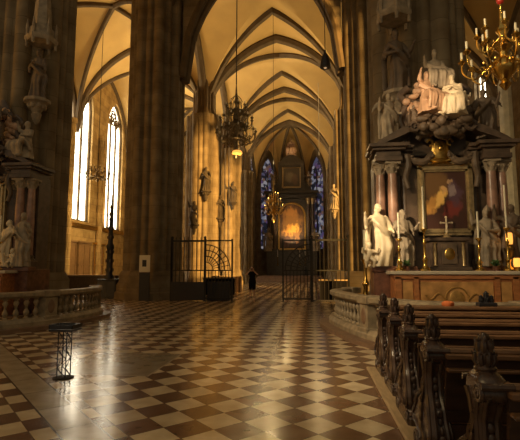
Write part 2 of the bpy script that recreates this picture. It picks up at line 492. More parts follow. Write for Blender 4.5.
# left aisle wall (runs with +Y so that its thickness lies to the -X side when mirrored)
lops = [(33.2, 37.4, 5.7, 16.0, 19.0), (40.4, 43.9, 5.5, 15.6, 18.6), (48, 51, 5.7, 15, 18)]
lops = [(57-b_, 57-a, z0, z1, z2) for a, b_, z0, z1, z2 in lops[::-1]]
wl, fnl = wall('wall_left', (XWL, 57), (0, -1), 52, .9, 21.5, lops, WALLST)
for n_, op in zip((1, 2, 3), lops): window('window_%d' % n_, fnl, op, 3, DAY, .35, RIB, 6)
# right aisle wall: two great sunlit windows and a small high one
rops = [(28.8, 33.2, 2.8, 17.5, 20.4), (39.4, 44.8, 3, 17.5, 20.4), (62.0, 64.7, 15.6, 18.0, 19.6)]
wr, fnr = wall('wall_right', (XWR, -25), (0, 1), 82, .9, 30, rops, STONE)
for n_, op in zip((4, 5), rops): window('window_%d' % n_, fnr, op, 2, PANE, .45, RIB, 3)
window('window_6', fnr, rops[2], 3, DAY, .4, RIB, 2)
# ends of the aisles and the apse
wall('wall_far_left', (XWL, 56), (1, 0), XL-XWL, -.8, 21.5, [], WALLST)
wall('wall_far_right', (XR, 56), (1, 0), XWR-XR, -.8, 21.5, [], STONE)
for k in range(5):
    a, b_ = apx[k], apx[k+1]; L = sqrt((b_[0]-a[0])**2+(b_[1]-a[1])**2)
    op = (L*.17, L*.83, 4.2, 14.2, 17.6)
    w_, fn_ = wall('wall_apse', a, (b_[0]-a[0], b_[1]-a[1]), L, -.6, 21.5, [op], STONE)
    window('window_%d' % (7+k), fn_, op, 2, STAIN, -.3, RIB, 9)
# wall shafts carrying the ribs
for x, s_ in ((XWL, 1), (XWR, -1)):
    for y in (23.8, 34.5-.9, 38.9 if s_ > 0 else 34.2, 45.2):
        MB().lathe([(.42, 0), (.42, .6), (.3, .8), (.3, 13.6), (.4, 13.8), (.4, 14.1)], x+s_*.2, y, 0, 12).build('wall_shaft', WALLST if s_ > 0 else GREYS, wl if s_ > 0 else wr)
# choir steps before the high altar
mb = MB()
for k in range(4): mb.box(XA-4.2+.1*k, XA+4.2-.1*k, 52+k*.55, 60, k*.17, (k+1)*.17)
struct(mb.build('trim_1', STEP))
# gilded cornice along the aisle wall below the windows
MB().box(XWL, XWL+.25, 30, 48, 5.1, 5.45).build('trim_2', GOLD)['kind'] = 'structure'

# ------------------------------------------------------------------ clustered piers
def pier_f(big, n=8):
    sh = []
    for k in range(n):
        a = 2*pi*k/n+pi/8
        sh.append((a, 1.2, .25)); sh.append((a+pi/n, 1.17, .16)); sh.append((a+pi/n*.53, 1.15, .075)); sh.append((a-pi/n*.53, 1.15, .075))
    def f(a, z):
        r = 1.02
        for (b_, d, q) in sh:
            x = cos(a-b_); y = d*sin(a-b_)
            if x > 0 and abs(y) < q: r = max(r, d*x+sqrt(q*q-y*y))
        return r*big
    return f
PF = pier_f(1.0)
shaft_big = MB().lathe([(1, 0), (1, 8), (1, 16), (1, 22)], seg=160, f=PF).done('shaft')
shaft_low = MB().lathe([(1, 0), (1, 14.0)], seg=160, f=PF).done('shaft')
shaft_up = MB().lathe([(.8, 14.0), (.66, 14.5), (.62, 21.2)], seg=160, f=PF).done('upper_shaft')
oct_ = lambda a, z: 1/cos(((a+pi/8) % (pi/4))-pi/8)
base_me = MB().lathe([(1.72, 0), (1.72, .35), (1.64, .42), (1.64, .75), (1.5, .95), (1.5, 1.25), (1.38, 1.5)], seg=64, f=oct_).done('base')
for m_, q in ((shaft_big, STONE), (shaft_low, STONE), (shaft_up, RIB), (base_me, STONE)): m_.materials.append(q)
def pier(x, y, label, tall):
    t = thing('clustered_pier', (x, y, 0), label, 'pillar', 'clustered stone piers')
    link('base', base_me, None, t)
    if tall: link('shaft', shaft_big, None, t)
    else:
        link('shaft', shaft_low, None, t); link('upper_shaft', shaft_up, None, t)
    return t
pier(-9.95, 14.0, 'dark clustered stone pier rising behind the left side altar', True)
pier(3.25, 13.6, 'dark clustered stone pier rising behind the right side altar', True)
pl_ = pier(XL-.12, YB[1], 'tall dark stone pier left of the choir gate with a white notice at its foot', True); pl_.scale = (1.1, 1.1, 1)
pier(XR, YB[1], 'tall shadowed stone pier ending the right stretch of iron choir fence', True)
pier(XL, YB[2], 'broad golden sunlit choir pier just right of the dark left crossing pier', False)
pier(XL, YB[3], 'narrower sunlit choir pier, second beyond the left crossing pier', False)
pier(XL, YB[4], 'dim choir pier nearest the high altar, on the left', False)
pier(XR, YB[2], 'choir pier showing as a thin lit strip beside the right crossing pier', False)
pier(XR, YB[3], 'second lit strip of choir pier beyond the right crossing pier', False)
pier(XR, YB[4], 'far choir pier nearest the high altar, on the right', False)

# ------------------------------------------------------------------ carved figures
def bake(mb, vox, smooth=2):
    me = mb.done('raw'); o = bpy.data.objects.new('raw', me); COL.objects.link(o)
    r = o.modifiers.new('r', 'REMESH'); r.mode = 'VOXEL'; r.voxel_size = vox; r.use_smooth_shade = True
    if smooth:
        s_ = o.modifiers.new('s', 'SMOOTH'); s_.iterations = smooth; s_.factor = .4
    dg = bpy.context.evaluated_depsgraph_get()
    out = bpy.data.meshes.new_from_object(o.evaluated_get(dg))
    bpy.data.objects.remove(o); bpy.data.meshes.remove(me)
    for p in out.polygons: p.use_smooth = True
    return out
def hand(mb, p, d, s_=1.0, up=(0, 0, 1)):
    """small open hand at p pointing along d: palm, four unequal fingers, thumb"""
    p = Vector(p); d = Vector(d).normalized(); u = Vector(up); u = (u-d*u.dot(d)).normalized(); w = d.cross(u)
    mb.ell(p+d*.022*s_, (.022*s_,)*3, 8, 6)
    mb.tube([p, p+d*.045*s_], [.014*s_, .022*s_], 8)
    for i, l in enumerate((.036, .044, .041, .032)):
        o = p+d*.04*s_+u*((i-1.5)*.0115*s_)
        mb.tube([o, o+d*l*.55*s_-w*.004*s_, o+d*l*s_-w*.013*s_], [.0062*s_, .0058*s_, .004*s_], 6)
    o = p+d*.015*s_+u*.018*s_
    mb.tube([o, o+d*.018*s_+u*.014*s_, o+d*.036*s_+u*.016*s_], [.0075*s_, .0065*s_, .005*s_], 6)
def head(mb, c, s_, look=0, tilt=0, hair=True, beard=False):
    """unit head of height .14*s_, looking along -Y turned by look"""
    M = Matrix.Rotation(look, 3, 'Z') @ Matrix.Rotation(tilt, 3, 'X')
    P = lambda x, y, z: Vector(c)+M @ Vector((x*s_, y*s_, z*s_))
    mb.ell(P(0, 0, 0), (.046*s_, .054*s_, .066*s_), 14, 10, M)
    mb.ell(P(0, -.016, -.034), (.034*s_, .038*s_, .034*s_), 12, 8, M)           # jaw
    mb.tube([P(0, -.05, .012), P(0, -.068, -.014), P(0, -.052, -.020)], [.006*s_, .010*s_, .006*s_], 6)
    for sx in (-1, 1):
        mb.ell(P(sx*.017, -.047, .014), (.012*s_, .008*s_, .005*s_), 8, 6, M)    # brow
        mb.ell(P(sx*.047, .004, -.002), (.006*s_, .012*s_, .018*s_), 8, 6, M)    # ear
    mb.ell(P(0, -.050, -.038), (.014*s_, .007*s_, .005*s_), 8, 6, M)
    if hair:
        mb.ell(P(0, .014, .018), (.054*s_, .056*s_, .060*s_), 12, 8, M)
        mb.ell(P(0, .036, -.03), (.044*s_, .034*s_, .05*s_), 12, 8, M)
    if beard: mb.ell(P(0, -.040, -.068), (.026*s_, .022*s_, .036*s_), 10, 8, M)
def robed(seed, arms, sway=.03, lobes=9, look=0, beard=False, wide=1.0, extra=None, hair=True):
    """standing draped figure one unit tall, facing -Y"""
    rnd = random.Random(seed); mb = MB()
    ctl = [(0, .165, .135), (.03, .155, .13), (.25, .128, .105), (.46, .125, .10), (.54, .118, .09), (.62, .098, .078), (.72, .122, .085), (.79, .128, .075), (.825, .075, .055), (.85, .038, .036), (.9, .034, .034)]
    p1, p2 = rnd.random()*6, rnd.random()*6
    rings = []
    for i in range(61):
        z = .9*i/60
        for (z0, a0, b0), (z1, a1, b1) in zip(ctl, ctl[1:]):
            if z0 <= z <= z1: break
        k = (z-z0)/(z1-z0); k = k*k*(3-2*k); rx, ry = (a0+(a1-a0)*k)*wide, (b0+(b1-b0)*k)*wide
        fold = .020*max(0, 1-z/.62)+.006*(1 if z < .8 else 0)
        sx = sway*sin(pi*z/.9*1.2); sy = -.02*sin(pi*z/.5) if z < .5 else 0
        ring = []
        for j in range(64):
            a = 2*pi*j/64
            q = 1+fold/.12*(.7*cos(lobes*a+p1+2.2*z)+.5*cos((lobes-4)*a+p2-4*z))
            knee = .035*math.exp(-((z-.30)/.09)**2)*max(0, cos(a+pi/2-.5*(1 if sway > 0 else -1)))**4
            ring.append((sx+(rx*q+knee)*cos(a), sy+(ry*q+knee)*sin(a), z))
        rings.append(ring)
    mb.loft(rings)
    top = sway*sin(pi*.86*1.2)
    head(mb, (top, -.012, .935), 1, look, .12, hair, beard)
    # cloak thrown across the body
    mb.tube(catmull([(-.13, -.03, .77), (-.06, -.11, .66), (.05, -.125, .54), (.135, -.07, .45), (.16, .02, .38)], 5), [.03]*5+[.042]*16, 8, .6)
    mb.tube(catmull([(.15, -.02, .48), (.185, -.02, .36), (.16, -.05, .22), (.175, -.03, .1)], 5), [.045]*4+[.035]*12, 8, .7)
    mb.tube(catmull([(-.10, .06, .78), (-.16, .07, .55), (-.17, .06, .3), (-.16, .07, .05)], 5), .05, 8, .6)
    for sg, pts in zip((-1, 1), arms):
        sh = Vector((sg*.108*wide+top*.5, 0, .775)); e, h = Vector(pts[0]), Vector(pts[1])
        mb.ell(sh, (.045, .045, .045), 10, 8)
        mb.tube([sh, sh.lerp(e, .5), e, e.lerp(h, .5), h], [.044, .047, .043, .036, .021], 10)
        mb.ell(e-Vector((0, 0, .03)), (.03, .03, .06), 8, 6)     # hanging sleeve
        hand(mb, h, h-e, 1.05)
    if extra: extra(mb)
    return bake(mb, .0105, 1)
def seated(seed, arms, extra=None, beard=False, look=0, crown=False):
    """draped figure sitting, facing -Y, total height about 1"""
    mb = MB(); rnd = random.Random(seed); p = rnd.random()*6
    rings = []
    for i in range(41):
        z = i/40*.88
        w = .30-.16*min(1, z/.55)+(.03 if .6 < z < .76 else 0); w = w if z < .76 else max(.05, .17-(z-.76)*2.0)
        dy = .26-.18*min(1, z/.45); dy = dy if z < .78 else .055
        cy = -.12*(1-min(1, z/.5))
        ring = [(w*cos(2*pi*j/56)*(1+.06*(1-z)*cos(9*2*pi*j/56+p+3*z)), cy+dy*sin(2*pi*j/56)*(1+.06*(1-z)*cos(7*2*pi*j/56+p)), z) for j in range(56)]
        rings.append(ring)
    mb.loft(rings)
    for sx in (-1, 1):     # thighs, knees and shins under cloth
        mb.tube([(sx*.10, 0, .36), (sx*.15, -.26, .42), (sx*.16, -.33, .34), (sx*.15, -.32, .02)], [.10, .09, .075, .07], 10)
        mb.ell((sx*.15, -.38, .03), (.04, .08, .03), 8, 6)
    for k in range(9):      # cloth hanging in folds from the knees
        x = -.22+.055*k
        mb.tube(catmull([(x*.8, -.12, .44), (x, -.31, .43-.02*(k % 2)), (x*1.1, -.37-.02*(k % 3), .3), (x*1.15, -.34, .05)], 4), [.05]*5+[.042]*4+[.036]*4, 8)
    mb.tube(catmull([(-.2, 0, .7), (-.05, -.16, .55), (.2, -.22, .46), (.3, -.12, .2)], 5), .06, 8, .6)
    head(mb, (0, -.02, .94), 1.15, look, .1, True, beard)
    for sg, pts in zip((-1, 1), arms):
        sh = Vector((sg*.15, 0, .76)); e, h = Vector(pts[0]), Vector(pts[1])
        mb.tube([sh, e, e.lerp(h, .5), h], [.06, .055, .045, .025], 10); hand(mb, h, h-e, 1.2)
    if crown: mb.lathe([(.045, .985), (.05, 1.0), (.055, 1.03), (.04, 1.06), (.012, 1.075)], 0, 0, 0, 12)
    if extra: extra(mb)
    return bake(mb, .013, 1)
def cherub_x(pos, s_=1.0):
    def f(mb):
        x, y, z = pos
        mb.ell((x, y, z), (.06*s_, .05*s_, .09*s_)); head(mb, (x, y-.01*s_, z+.13*s_), .8*s_)
        for sg in (-1, 1):
            mb.tube([(x+sg*.05*s_, y, z+.05*s_), (x+sg*.12*s_, y-.04*s_, z+.02*s_), (x+sg*.13*s_, y-.08*s_, z+.09*s_)], [.03*s_, .027*s_, .02*s_], 8)
            mb.tube([(x+sg*.03*s_, y, z-.06*s_), (x+sg*.07*s_, y-.07*s_, z-.12*s_), (x+sg*.06*s_, y-.03*s_, z-.22*s_)], [.042*s_, .036*s_, .02*s_], 8)
    return f
def wings_x(s_=1):
    def f(mb):
        for sg in (-1, 1):
            for k in range(5):
                a = .35+.28*k
                mb.tube([(sg*.06, .07, .74), (sg*(.06+.16*s_*sin(a)), .12, .74+.12*s_*cos(a)), (sg*(.06+.26*s_*sin(a)), .13, .70+.24*s_*cos(a)-.1*s_*sin(a))], [.035, .035, .012], 6, .5)
    return f
A_prayer = (((-.17, -.04, .62), (-.03, -.15, .68)), ((.17, -.04, .62), (.03, -.15, .68)))
A_open = (((-.22, -.02, .66), (-.27, -.12, .80)), ((.19, -.04, .60), (.16, -.17, .55)))
A_book = (((-.18, -.02, .60), (-.08, -.15, .58)), ((.2, -.03, .62), (.22, -.13, .72)))
A_raise = (((-.23, -.04, .80), (-.24, -.1, .95)), ((.18, -.05, .61), (.06, -.15, .62)))
FIG = dict(
    saint=robed(1, A_book, .03, 9, .2, True), angel=robed(2, A_open, -.04, 8, -.3, extra=wings_x()),
    bishop=robed(3, A_raise, .03, 9, .25, True, extra=lambda mb: (mb.loft([[(x*q+.02, y*q-.01, z) for x, y in ((-.055, 0), (0, -.045), (.055, 0), (0, .045))] for z, q in ((.965, 1), (1.02, 1.05), (1.09, .1))]))),
    monk=robed(4, A_prayer, .02, 10, .3), knight=robed(5, A_book, .02, 7, 0, True, .86),
    maiden=robed(6, A_raise, -.05, 8, -.4), dancer=robed(8, A_open, .07, 7, .5, wide=1.08, extra=cherub_x((-.2, -.06, .2), 1.0)),
    putto=robed(11, A_open, .04, 6, .2, wide=1.1), lord=seated(1, A_open, None, True, crown=True),
    virgin=seated(2, A_prayer, cherub_x((.26, -.18, .36), .9), look=.3), sitter=seated(4, A_raise, look=-.3))
def statue(kind, loc, H, rz, m, label, group=None, name='statue', sx=1):
    me = FIG[kind]
    key_ = kind+m.name
    if key_ not in CACHE:
        c = me.copy(); c.materials.clear(); c.materials.append(m); CACHE[key_] = c
    o = link(name, CACHE[key_], None, None, loc, rz, H if sx == 1 else (H*sx, H*abs(sx), H))
    return tag(o, label, 'statue', group)
CACHE = {}

# ------------------------------------------------------------------ balustrade
BAL = [(.085, 0), (.085, .05), (.05, .07), (.04, .10), (.078, .20), (.082, .26), (.06, .34), (.036, .42), (.034, .46), (.05, .48), (.036, .50), (.04, .54), (.075, .63), (.08, .68), (.06, .74), (.042, .79), (.06, .81), (.085, .83), (.085, .88)]
bal_me = MB().lathe([(r*.9, z*.62) for r, z in BAL], seg=12).done('baluster'); bal_me.materials.append(BALU)
def rail(pts, label, peds, gap=.27):
    P = [(p.x, p.y) for p in catmull([(x, y, 0) for x, y in pts], 8)]
    o = P[len(P)//2]
    t = thing('altar_rail', (o[0], o[1], 0), label, 'balustrade', 'stone altar rails')
    Q = [(x-o[0], y-o[1]) for x, y in P]
    MB().sweep(Q, [(-.5, 0), (.22, 0), (.22, .1), (-.5, .1)]).build('step', STEP, t)
    MB().sweep(Q, [(-.24, .1), (.2, .1), (.2, .2), (.16, .30), (-.16, .30), (-.24, .2)]).build('plinth', BALU, t)
    MB().sweep(Q, [(-.12, .845), (.12, .845), (.19, .90), (.19, .985), (.14, 1.01), (-.14, 1.01), (-.19, .985), (-.19, .90)]).build('handrail', BALU, t)
    cum = [0]
    for a, b_ in zip(Q, Q[1:]): cum.append(cum[-1]+sqrt((b_[0]-a[0])**2+(b_[1]-a[1])**2))
    def at(s_):
        for i in range(len(Q)-1):
            if cum[i] <= s_ <= cum[i+1]:
                k = (s_-cum[i])/(cum[i+1]-cum[i]); a, b_ = Q[i], Q[i+1]
                return a[0]+(b_[0]-a[0])*k, a[1]+(b_[1]-a[1])*k, atan2(b_[1]-a[1], b_[0]-a[0])
        return Q[-1][0], Q[-1][1], 0
    L = cum[-1]; ps = [L*f for f in peds]
    for s_ in ps:
        x, y, a = at(s_)
        b = MB(); M = Matrix.Translation((x, y, 0)) @ Matrix.Rotation(a, 4, 'Z')
        b.box(-.21, .21, -.17, .17, .30, .845, M, .02); b.box(-.25, .25, -.215, .215, .845, 1.03, M, .02); b.box(-.25, .25, -.21, .21, .2, .33, M, .02)
        pd = b.build('pedestal', BALU, t)
        e = MB().ell((0, 0, 0), (.12, .03, .19), 16, 8); ov = e.build('oval_boss', STEP, pd)
        ov.location = (x+sin(a)*.17, y-cos(a)*.17, .58); ov.rotation_euler = (0, 0, a)
    n = int(L/gap)
    for k in range(n):
        s_ = (k+.5)*L/n
        if min(abs(s_-q) for q in ps) < .3: continue
        x, y, a = at(s_)
        link('baluster', bal_me, None, t, (x, y, .30), a)
    return t
RAILR = [(1.25, 14.75), (.80, 14.05), (.68, 13.1), (.86, 12.0), (1.12, 10.9), (1.45, 9.95), (2.1, 9.1), (3.0, 8.75), (4.0, 8.85)]
rail(RAILR, 'curved stone balustrade in front of the right side altar', (.005, .57, .995))
RAILL = [(-7.85, 15.35), (-7.5, 14.7), (-7.33, 13.7), (-7.36, 12.6), (-7.62, 11.5), (-8.25, 10.45), (-9.25, 9.6), (-10.6, 9.3)]
rail(RAILL[::-1], 'curved stone balustrade around the left side altar', (.005, .545, .995))

# ------------------------------------------------------------------ side altars
def lathe_obj(name, prof_, m, parent, x, y, z, seg=20, f=None):
    return MB().lathe(prof_, x, y, z, seg, f).build(name, m, parent)
def altar(cx, cy, word, label):
    t = thing('side_altar', (cx, cy, 0), label, 'altar', 'baroque side altars')
    b = MB(); b.box(-1.84, 1.84, -1.2, .75, 0, .17, bev=.02); b.box(-1.8, 1.8, -1.12, .75, .17, .34, bev=.02); b.build('step', STEP, t)
    # altar table
    ft = MB().box(-1.36, 1.36, -.9, -.15, .34, 1.5).build('altar_table', MAHOG, t)
    MB().box(-1.46, 1.46, -.98, -.1, 1.5, 1.585, bev=.015).build('table_top', LINEN, ft)
    b = MB()
    for x0, x1 in ((-1.33, -1.2), (-.92, -.82), (.82, .92), (1.2, 1.33)): b.box(x0, x1, -.94, -.9, .42, 1.46, bev=.01)
    b.box(-1.36, 1.36, -.94, -.9, 1.40, 1.5, bev=.01); b.box(-1.36, 1.36, -.96, -.9, .34, .46, bev=.01)
    b.build('moulding', MAHOG, ft)
    b = MB(); b.box(-.78, .78, -.925, -.9, .55, 1.34, bev=.008); b.box(-1.17, -.95, -.92, -.9, .55, 1.34); b.box(.95, 1.17, -.92, -.9, .55, 1.34); b.build('veneer_panel', PANELW, ft)
    b = MB(); b.ell((0, -.925, .95), (.17, .02, .2), 20, 8); b.tube([(.25*cos(k*pi/16), -.93, .95+.27*sin(k*pi/16)) for k in range(33)], .018, 6)
    for sg in (-1, 1): b.tube(catmull([(sg*.24, -.93, .95), (sg*.4, -.93, 1.08), (sg*.56, -.93, .95), (sg*.68, -.93, 1.05)], 5), .022, 6); b.tube(catmull([(sg*.24, -.93, .9), (sg*.42, -.93, .78), (sg*.6, -.93, .88)], 5), .02, 6)
    b.build('gilt_ornament', DULLG, ft)
    # plinth of the retable with pedestals that break forward
    b = MB(); b.box(-1.68, 1.68, -.15, .75, .34, 1.62, bev=.02)
    for sg in (-1, 1):
        for xx, yy in ((1.5, -.42), (.98, -.32)):
            b.box(sg*xx-.24, sg*xx+.24, yy, -.1, .34, 1.62, bev=.02); b.box(sg*xx-.28, sg*xx+.28, yy-.04, -.1, 1.55, 1.69, bev=.02)
    b.build('plinth', REDM, t)
    b = MB(); b.box(-1.6, 1.6, .12, .7, 1.62, 4.3); b.box(-.85, .85, .02, .2, 1.62, 4.3, bev=.02)
    b.build('back_wall', DARKM, t)
    # columns
    for sg in (-1, 1):
        for xx, yy, m_, r in ((1.46, -.02, PALER, .12), (1.18, -.12, PALER, .13), (.85, .12, DARKM, .11)):
            c = lathe_obj('column', [(r*.98, 0), (r, .8), (r*.96, 1.5), (r*.84, 2.02)], m_, t, sg*xx, yy, 2.02, 20)
            b = MB(); b.box(sg*xx-.19, sg*xx+.19, yy-.19, yy+.19, 1.62, 1.86, bev=.015); b.lathe([(.19, 1.86), (.19, 1.9), (.15, 1.94), (.165, 1.98), (.13, 2.03)], sg*xx, yy, 0, 20); b.build('base', DARKM, c)
            b = MB(); b.lathe([(.105, 4.0), (.12, 4.03), (.12, 4.08), (.15, 4.16), (.19, 4.24)], sg*xx, yy, 0, 20); b.box(sg*xx-.19, sg*xx+.19, yy-.19, yy+.19, 4.24, 4.30)
            for k in range(8):
                a = 2*pi*k/8; b.tube([(sg*xx+.1*cos(a), yy+.1*sin(a), 4.04), (sg*xx+.15*cos(a), yy+.15*sin(a), 4.15), (sg*xx+.2*cos(a), yy+.2*sin(a), 4.16), (sg*xx+.19*cos(a), yy+.19*sin(a), 4.11)], [.03, .03, .02, .012], 5)
            b.build('capital', GREYS, c)
    # entablature, broken forward over the columns
    en = None
    for sg in (-1, 1):
        b = MB()
        for z0, z1, g in ((4.30, 4.42, .0), (4.42, 4.56, -.03), (4.56, 4.63, .07), (4.63, 4.72, .15)):
            b.box(min(sg*.66, sg*(1.58+g)), max(sg*.66, sg*(1.58+g)), -.12-g, .7, z0, z1, bev=.008)
            b.box(sg*1.28-.34-g, sg*1.28+.32+g, -.36-g, 0, z0, z1, bev=.008)
        b.build('entablature', DARKM, t)
    for sg in (-1, 1):      # curved broken pediment
        b = MB()
        b.prism([(sg*1.62, 4.72), (sg*1.48, 4.83), (sg*1.25, 4.96), (sg*.95, 5.12), (sg*.68, 5.2), (sg*.62, 5.12), (sg*.72, 5.02), (sg*1.0, 4.9), (sg*1.3, 4.78), (sg*1.4, 4.72)], lambda a, c, d: (a, d, c), -.42, .45)
        b.tube([(sg*(.66+.11*cos(k*.6)), -.44, 5.12+.11*sin(k*.6)) for k in range(11)], .05, 6)
        b.build('pediment', DARKM, t)
    # swags and curtains flanking the frame
    for sg in (-1, 1):
        b = MB()
        b.tube(catmull([(sg*.12, -.1, 4.62), (sg*.38, -.16, 4.30), (sg*.66, -.14, 4.34), (sg*.84, -.1, 4.52)], 6), [.05+.05*sin(pi*k/18) for k in range(19)], 8)
        b.tube(catmull([(sg*.82, -.12, 4.5), (sg*.80, -.2, 4.2), (sg*.86, -.14, 3.9), (sg*.80, -.16, 3.62)], 6), [.10-.045*k/18 for k in range(19)], 8)
        for k in range(6): b.ell((sg*(.2+.1*k), -.2, 4.48-.19*sin(pi*(k+.5)/6)), (.055, .05, .05), 8, 6)
        b.build('carved_swag', BROWNS, t)
    b = MB(); b.ell((0, -.12, 4.56), (.24, .09, .30), 16, 10); b.lathe([(.30, 0), (.2, .06), (.25, .12), (.10, .2)], 0, -.1, 4.22, 16, None, 1, .4)
    for sg in (-1, 1):
        b.tube([(sg*(.24+.07*cos(k*.55)), -.14, 4.78+.08*sin(k*.55)) for k in range(10)], .03, 6); b.tube(catmull([(sg*.1, -.14, 4.3), (sg*.35, -.14, 4.36), (sg*.42, -.14, 4.24), (sg*.55, -.14, 4.22)], 5), .04, 6)
    b.ell((0, -.2, 4.62), (.07, .05, .08)); b.build('gilt_cartouche', GOLD, t)
    # tabernacle under the picture
    tb = MB(); tb.box(-.42, .42, -.5, .02, 1.585, 2.28, bev=.02); tb.box(-.48, .48, -.55, .02, 2.28, 2.37, bev=.02); tb.box(-.48, .48, -.55, .02, 1.585, 1.68, bev=.02)
    tb = tb.build('tabernacle', DARKM, t)
    d = MB().box(-.17, .17, -.53, -.5, 1.74, 2.22, bev=.01).build('door', BROWNS, tb)
    MB().ell((0, -.54, 1.98), (.12, .02, .14), 16, 8).build('gilt_boss', GOLD, d)
    for sg in (-1, 1): MB().lathe([(.05, 0), (.035, .05), (.045, .3), (.03, .5), (.05, .55)], sg*.32, -.5, 1.7, 10).build('colonnette', PALEG, tb)
    # crown group base of clouds above the picture
    b = MB(); rnd = random.Random(5)
    for k in range(70):
        a = rnd.random()*2*pi; r = rnd.random()**.5
        b.ell((.62*r*cos(a), -.62+.6*rnd.random(), 5.22+.34*r*sin(a)), (.10+.06*rnd.random(), .1, .08+.05*rnd.random()), 8, 6)
    b.tube(catmull([(-.55, -.1, 4.9), (-.35, -.2, 5.1), (0, -.22, 4.98), (.35, -.2, 5.1), (.55, -.1, 4.9)], 5), .1, 8)
    b.build('cloud_bank', BROWNS, t)
    b = MB(); rnd = random.Random(9)
    for k in range(60):
        a = rnd.random()*2*pi; r = .42+.3*rnd.random()
        b.ell((r*1.05*cos(a), .05+.1*rnd.random(), 5.95+r*.95*sin(a)), (.07+.07*rnd.random(), .09, .06+.06*rnd.random()), 8, 6)
    b.build('cloud_wreath', ROSE, t)
    b = MB(); b.box(-.72, .72, .15, .6, 4.5, 6.2, bev=.03); b.lathe([(.5, 0), (.42, .3), (.24, .6), (.1, .8)], 0, .38, 6.2, 16, None, 1, .45)
    for sg in (-1, 1): b.tube(catmull([(sg*.74, .2, 5.1), (sg*.9, .15, 5.5), (sg*.72, .15, 5.9), (sg*.86, .15, 6.15), (sg*.66, .15, 6.35)], 6), .09, 8)
    b.build('attic', DARKM, t)
    return t
AX, AYY = 3.20, 11.35
def picture(cx, cy, label):
    p = thing('painting', (cx, cy-.03, 2.45), label, 'painting')
    b = MB()
    for o, w, y0 in ((0, .09, -.06), (.07, .05, -.1), (.115, .05, -.06)):
        a, c, z1 = .66-o, .66-o-w, 1.76-o
        b.box(-a, -c, y0, .04, 0+o, z1); b.box(c, a, y0, .04, 0+o, z1); b.box(-a, a, y0, .04, z1-w, z1); b.box(-a, a, y0, .04, o, o+w)
    b.tube(catmull([(-.66, -.05, 1.72), (-.5, -.06, 1.8), (0, -.07, 1.78), (.5, -.06, 1.8), (.66, -.05, 1.72)], 6), .045, 6)
    b.build('frame', PALEG, p)
    MB().box(-.53, .53, -.025, .01, .14, 1.63).build('canvas', PM, p)
PM = painting_mat('side_altar_picture', 'side')
CSP = [(.13, 0), (.13, .04), (.09, .07), (.05, .12), (.045, .2), (.07, .26), (.03, .34), (.022, .6), (.045, .66), (.02, .72), (.018, .9), (.05, .95), (.075, .98), (.07, 1.0)]
cs_me = MB().lathe(CSP, seg=14).done('stick'); cs_me.materials.append(BRASS)
cd_me = MB().lathe([(.022, 0), (.022, 1.0)], seg=10).done('candle'); cd_me.materials.append(WAX)
def candlestick(x, y, z, hs, hc, label, group=None):
    t = thing('candlestick', (x, y, z), label, 'candlestick', group)
    s_ = link('stick', cs_me, None, t, sc=(1, 1, hs)); c = link('candle', cd_me, None, t, (0, 0, hs*.99), sc=(1, 1, hc))
    w = MB().tube([(0, 0, hs+hc-.005), (0, 0, hs+hc+.025)], .004, 5).build('wick', IRON, t)
    return t
def crucifix(x, y, z, label):
    t = thing('crucifix', (x, y, z), label, 'crucifix')
    MB().lathe([(.11, 0), (.09, .03), (.05, .06), (.03, .1), (.02, .13)], seg=12).build('foot', PALEG, t)
    b = MB(); b.box(-.018, .018, -.012, .012, .1, .5); b.box(-.13, .13, -.012, .012, .35, .386)
    for p in ((-.13, .368), (.13, .368), (0, .5)): b.ell((p[0], 0, p[1]), (.03, .018, .03), 8, 6)
    b.build('cross', CREAM, t)
    b = MB(); b.tube([(0, -.02, .2), (.006, -.024, .28), (0, -.024, .36)], [.012, .02, .022], 8); b.tube([(-.1, -.02, .372), (0, -.024, .35), (.1, -.02, .372)], .009, 6); b.ell((0, -.028, .385), (.015, .016, .02), 8, 6)
    b.build('corpus', CREAM, t)
altar(AX, AYY, 'right', 'tall baroque side altar of dark and red marble against the right pier, behind the pews')
picture(AX+.10, AYY, 'framed dark painting with a glowing golden figure on the right side altar')
for dx, hs, hc, lb in ((-1.19, .75, .62, 'gold candlestick with pale candle at the left end of the right altar table'),
                       (-.62, .98, 1.0, 'tallest gold candlestick, left of the painting on the right altar'),
                       (.58, .75, .62, 'gold candlestick right of the painting on the right altar'),
                       (1.2, .98, 1.0, 'tall gold candlestick at the right end of the right altar table')):
    candlestick(AX+dx, AYY-.75, 1.585, hs, hc, lb, 'altar candlesticks')
crucifix(AX+.02, AYY-.3, 2.37, 'small pale crucifix on the tabernacle below the framed painting')
statue('dancer', (AX-1.58, AYY-.36, 1.69), 1.52, .25, CREAM, 'bright cream alabaster statue at the far left of the right altar', 'right altar statues')
statue('saint', (AX-1.0, AYY-.27, 1.69), 1.38, .3, GREYS, 'brown grey robed statue second from left on the right altar, behind a candlestick', 'right altar statues')
statue('bishop', (AX+.95, AYY-.27, 1.69), 1.36, -.3, GREYS, 'brown grey statue just right of the framed painting on the right altar', 'right altar statues')
statue('maiden', (AX+1.5, AYY-.3, 1.69), 1.46, -.3, BROWNS, 'dark statue at the far right edge of the right altar', 'right altar statues')
statue('lord', (AX+.0, AYY+.0, 6.1), 1.12, .1, GREYS, 'grey crowned figure seated at the very top of the right altar', 'crowning figures of the right altar')
statue('virgin', (AX+.28, AYY-.42, 5.3), 1.08, -.4, CREAM, 'cream seated figure with a child at the right of the crowning group', 'crowning figures of the right altar')
statue('sitter', (AX-.33, AYY-.40, 5.4), 1.1, .5, ROSE, 'rosy reclining angel at the left of the crowning group on the right altar', 'crowning figures of the right altar')
statue('putto', (AX-.62, AYY-.2, 5.15), .6, .4, BROWNS, 'small dark cherub below the left of the crowning group, right altar', 'crowning figures of the right altar')
statue('putto', (AX+.66, AYY-.2, 5.15), .6, -.4, BROWNS, 'small dark cherub below the right of the crowning group, right altar', 'crowning figures of the right altar')
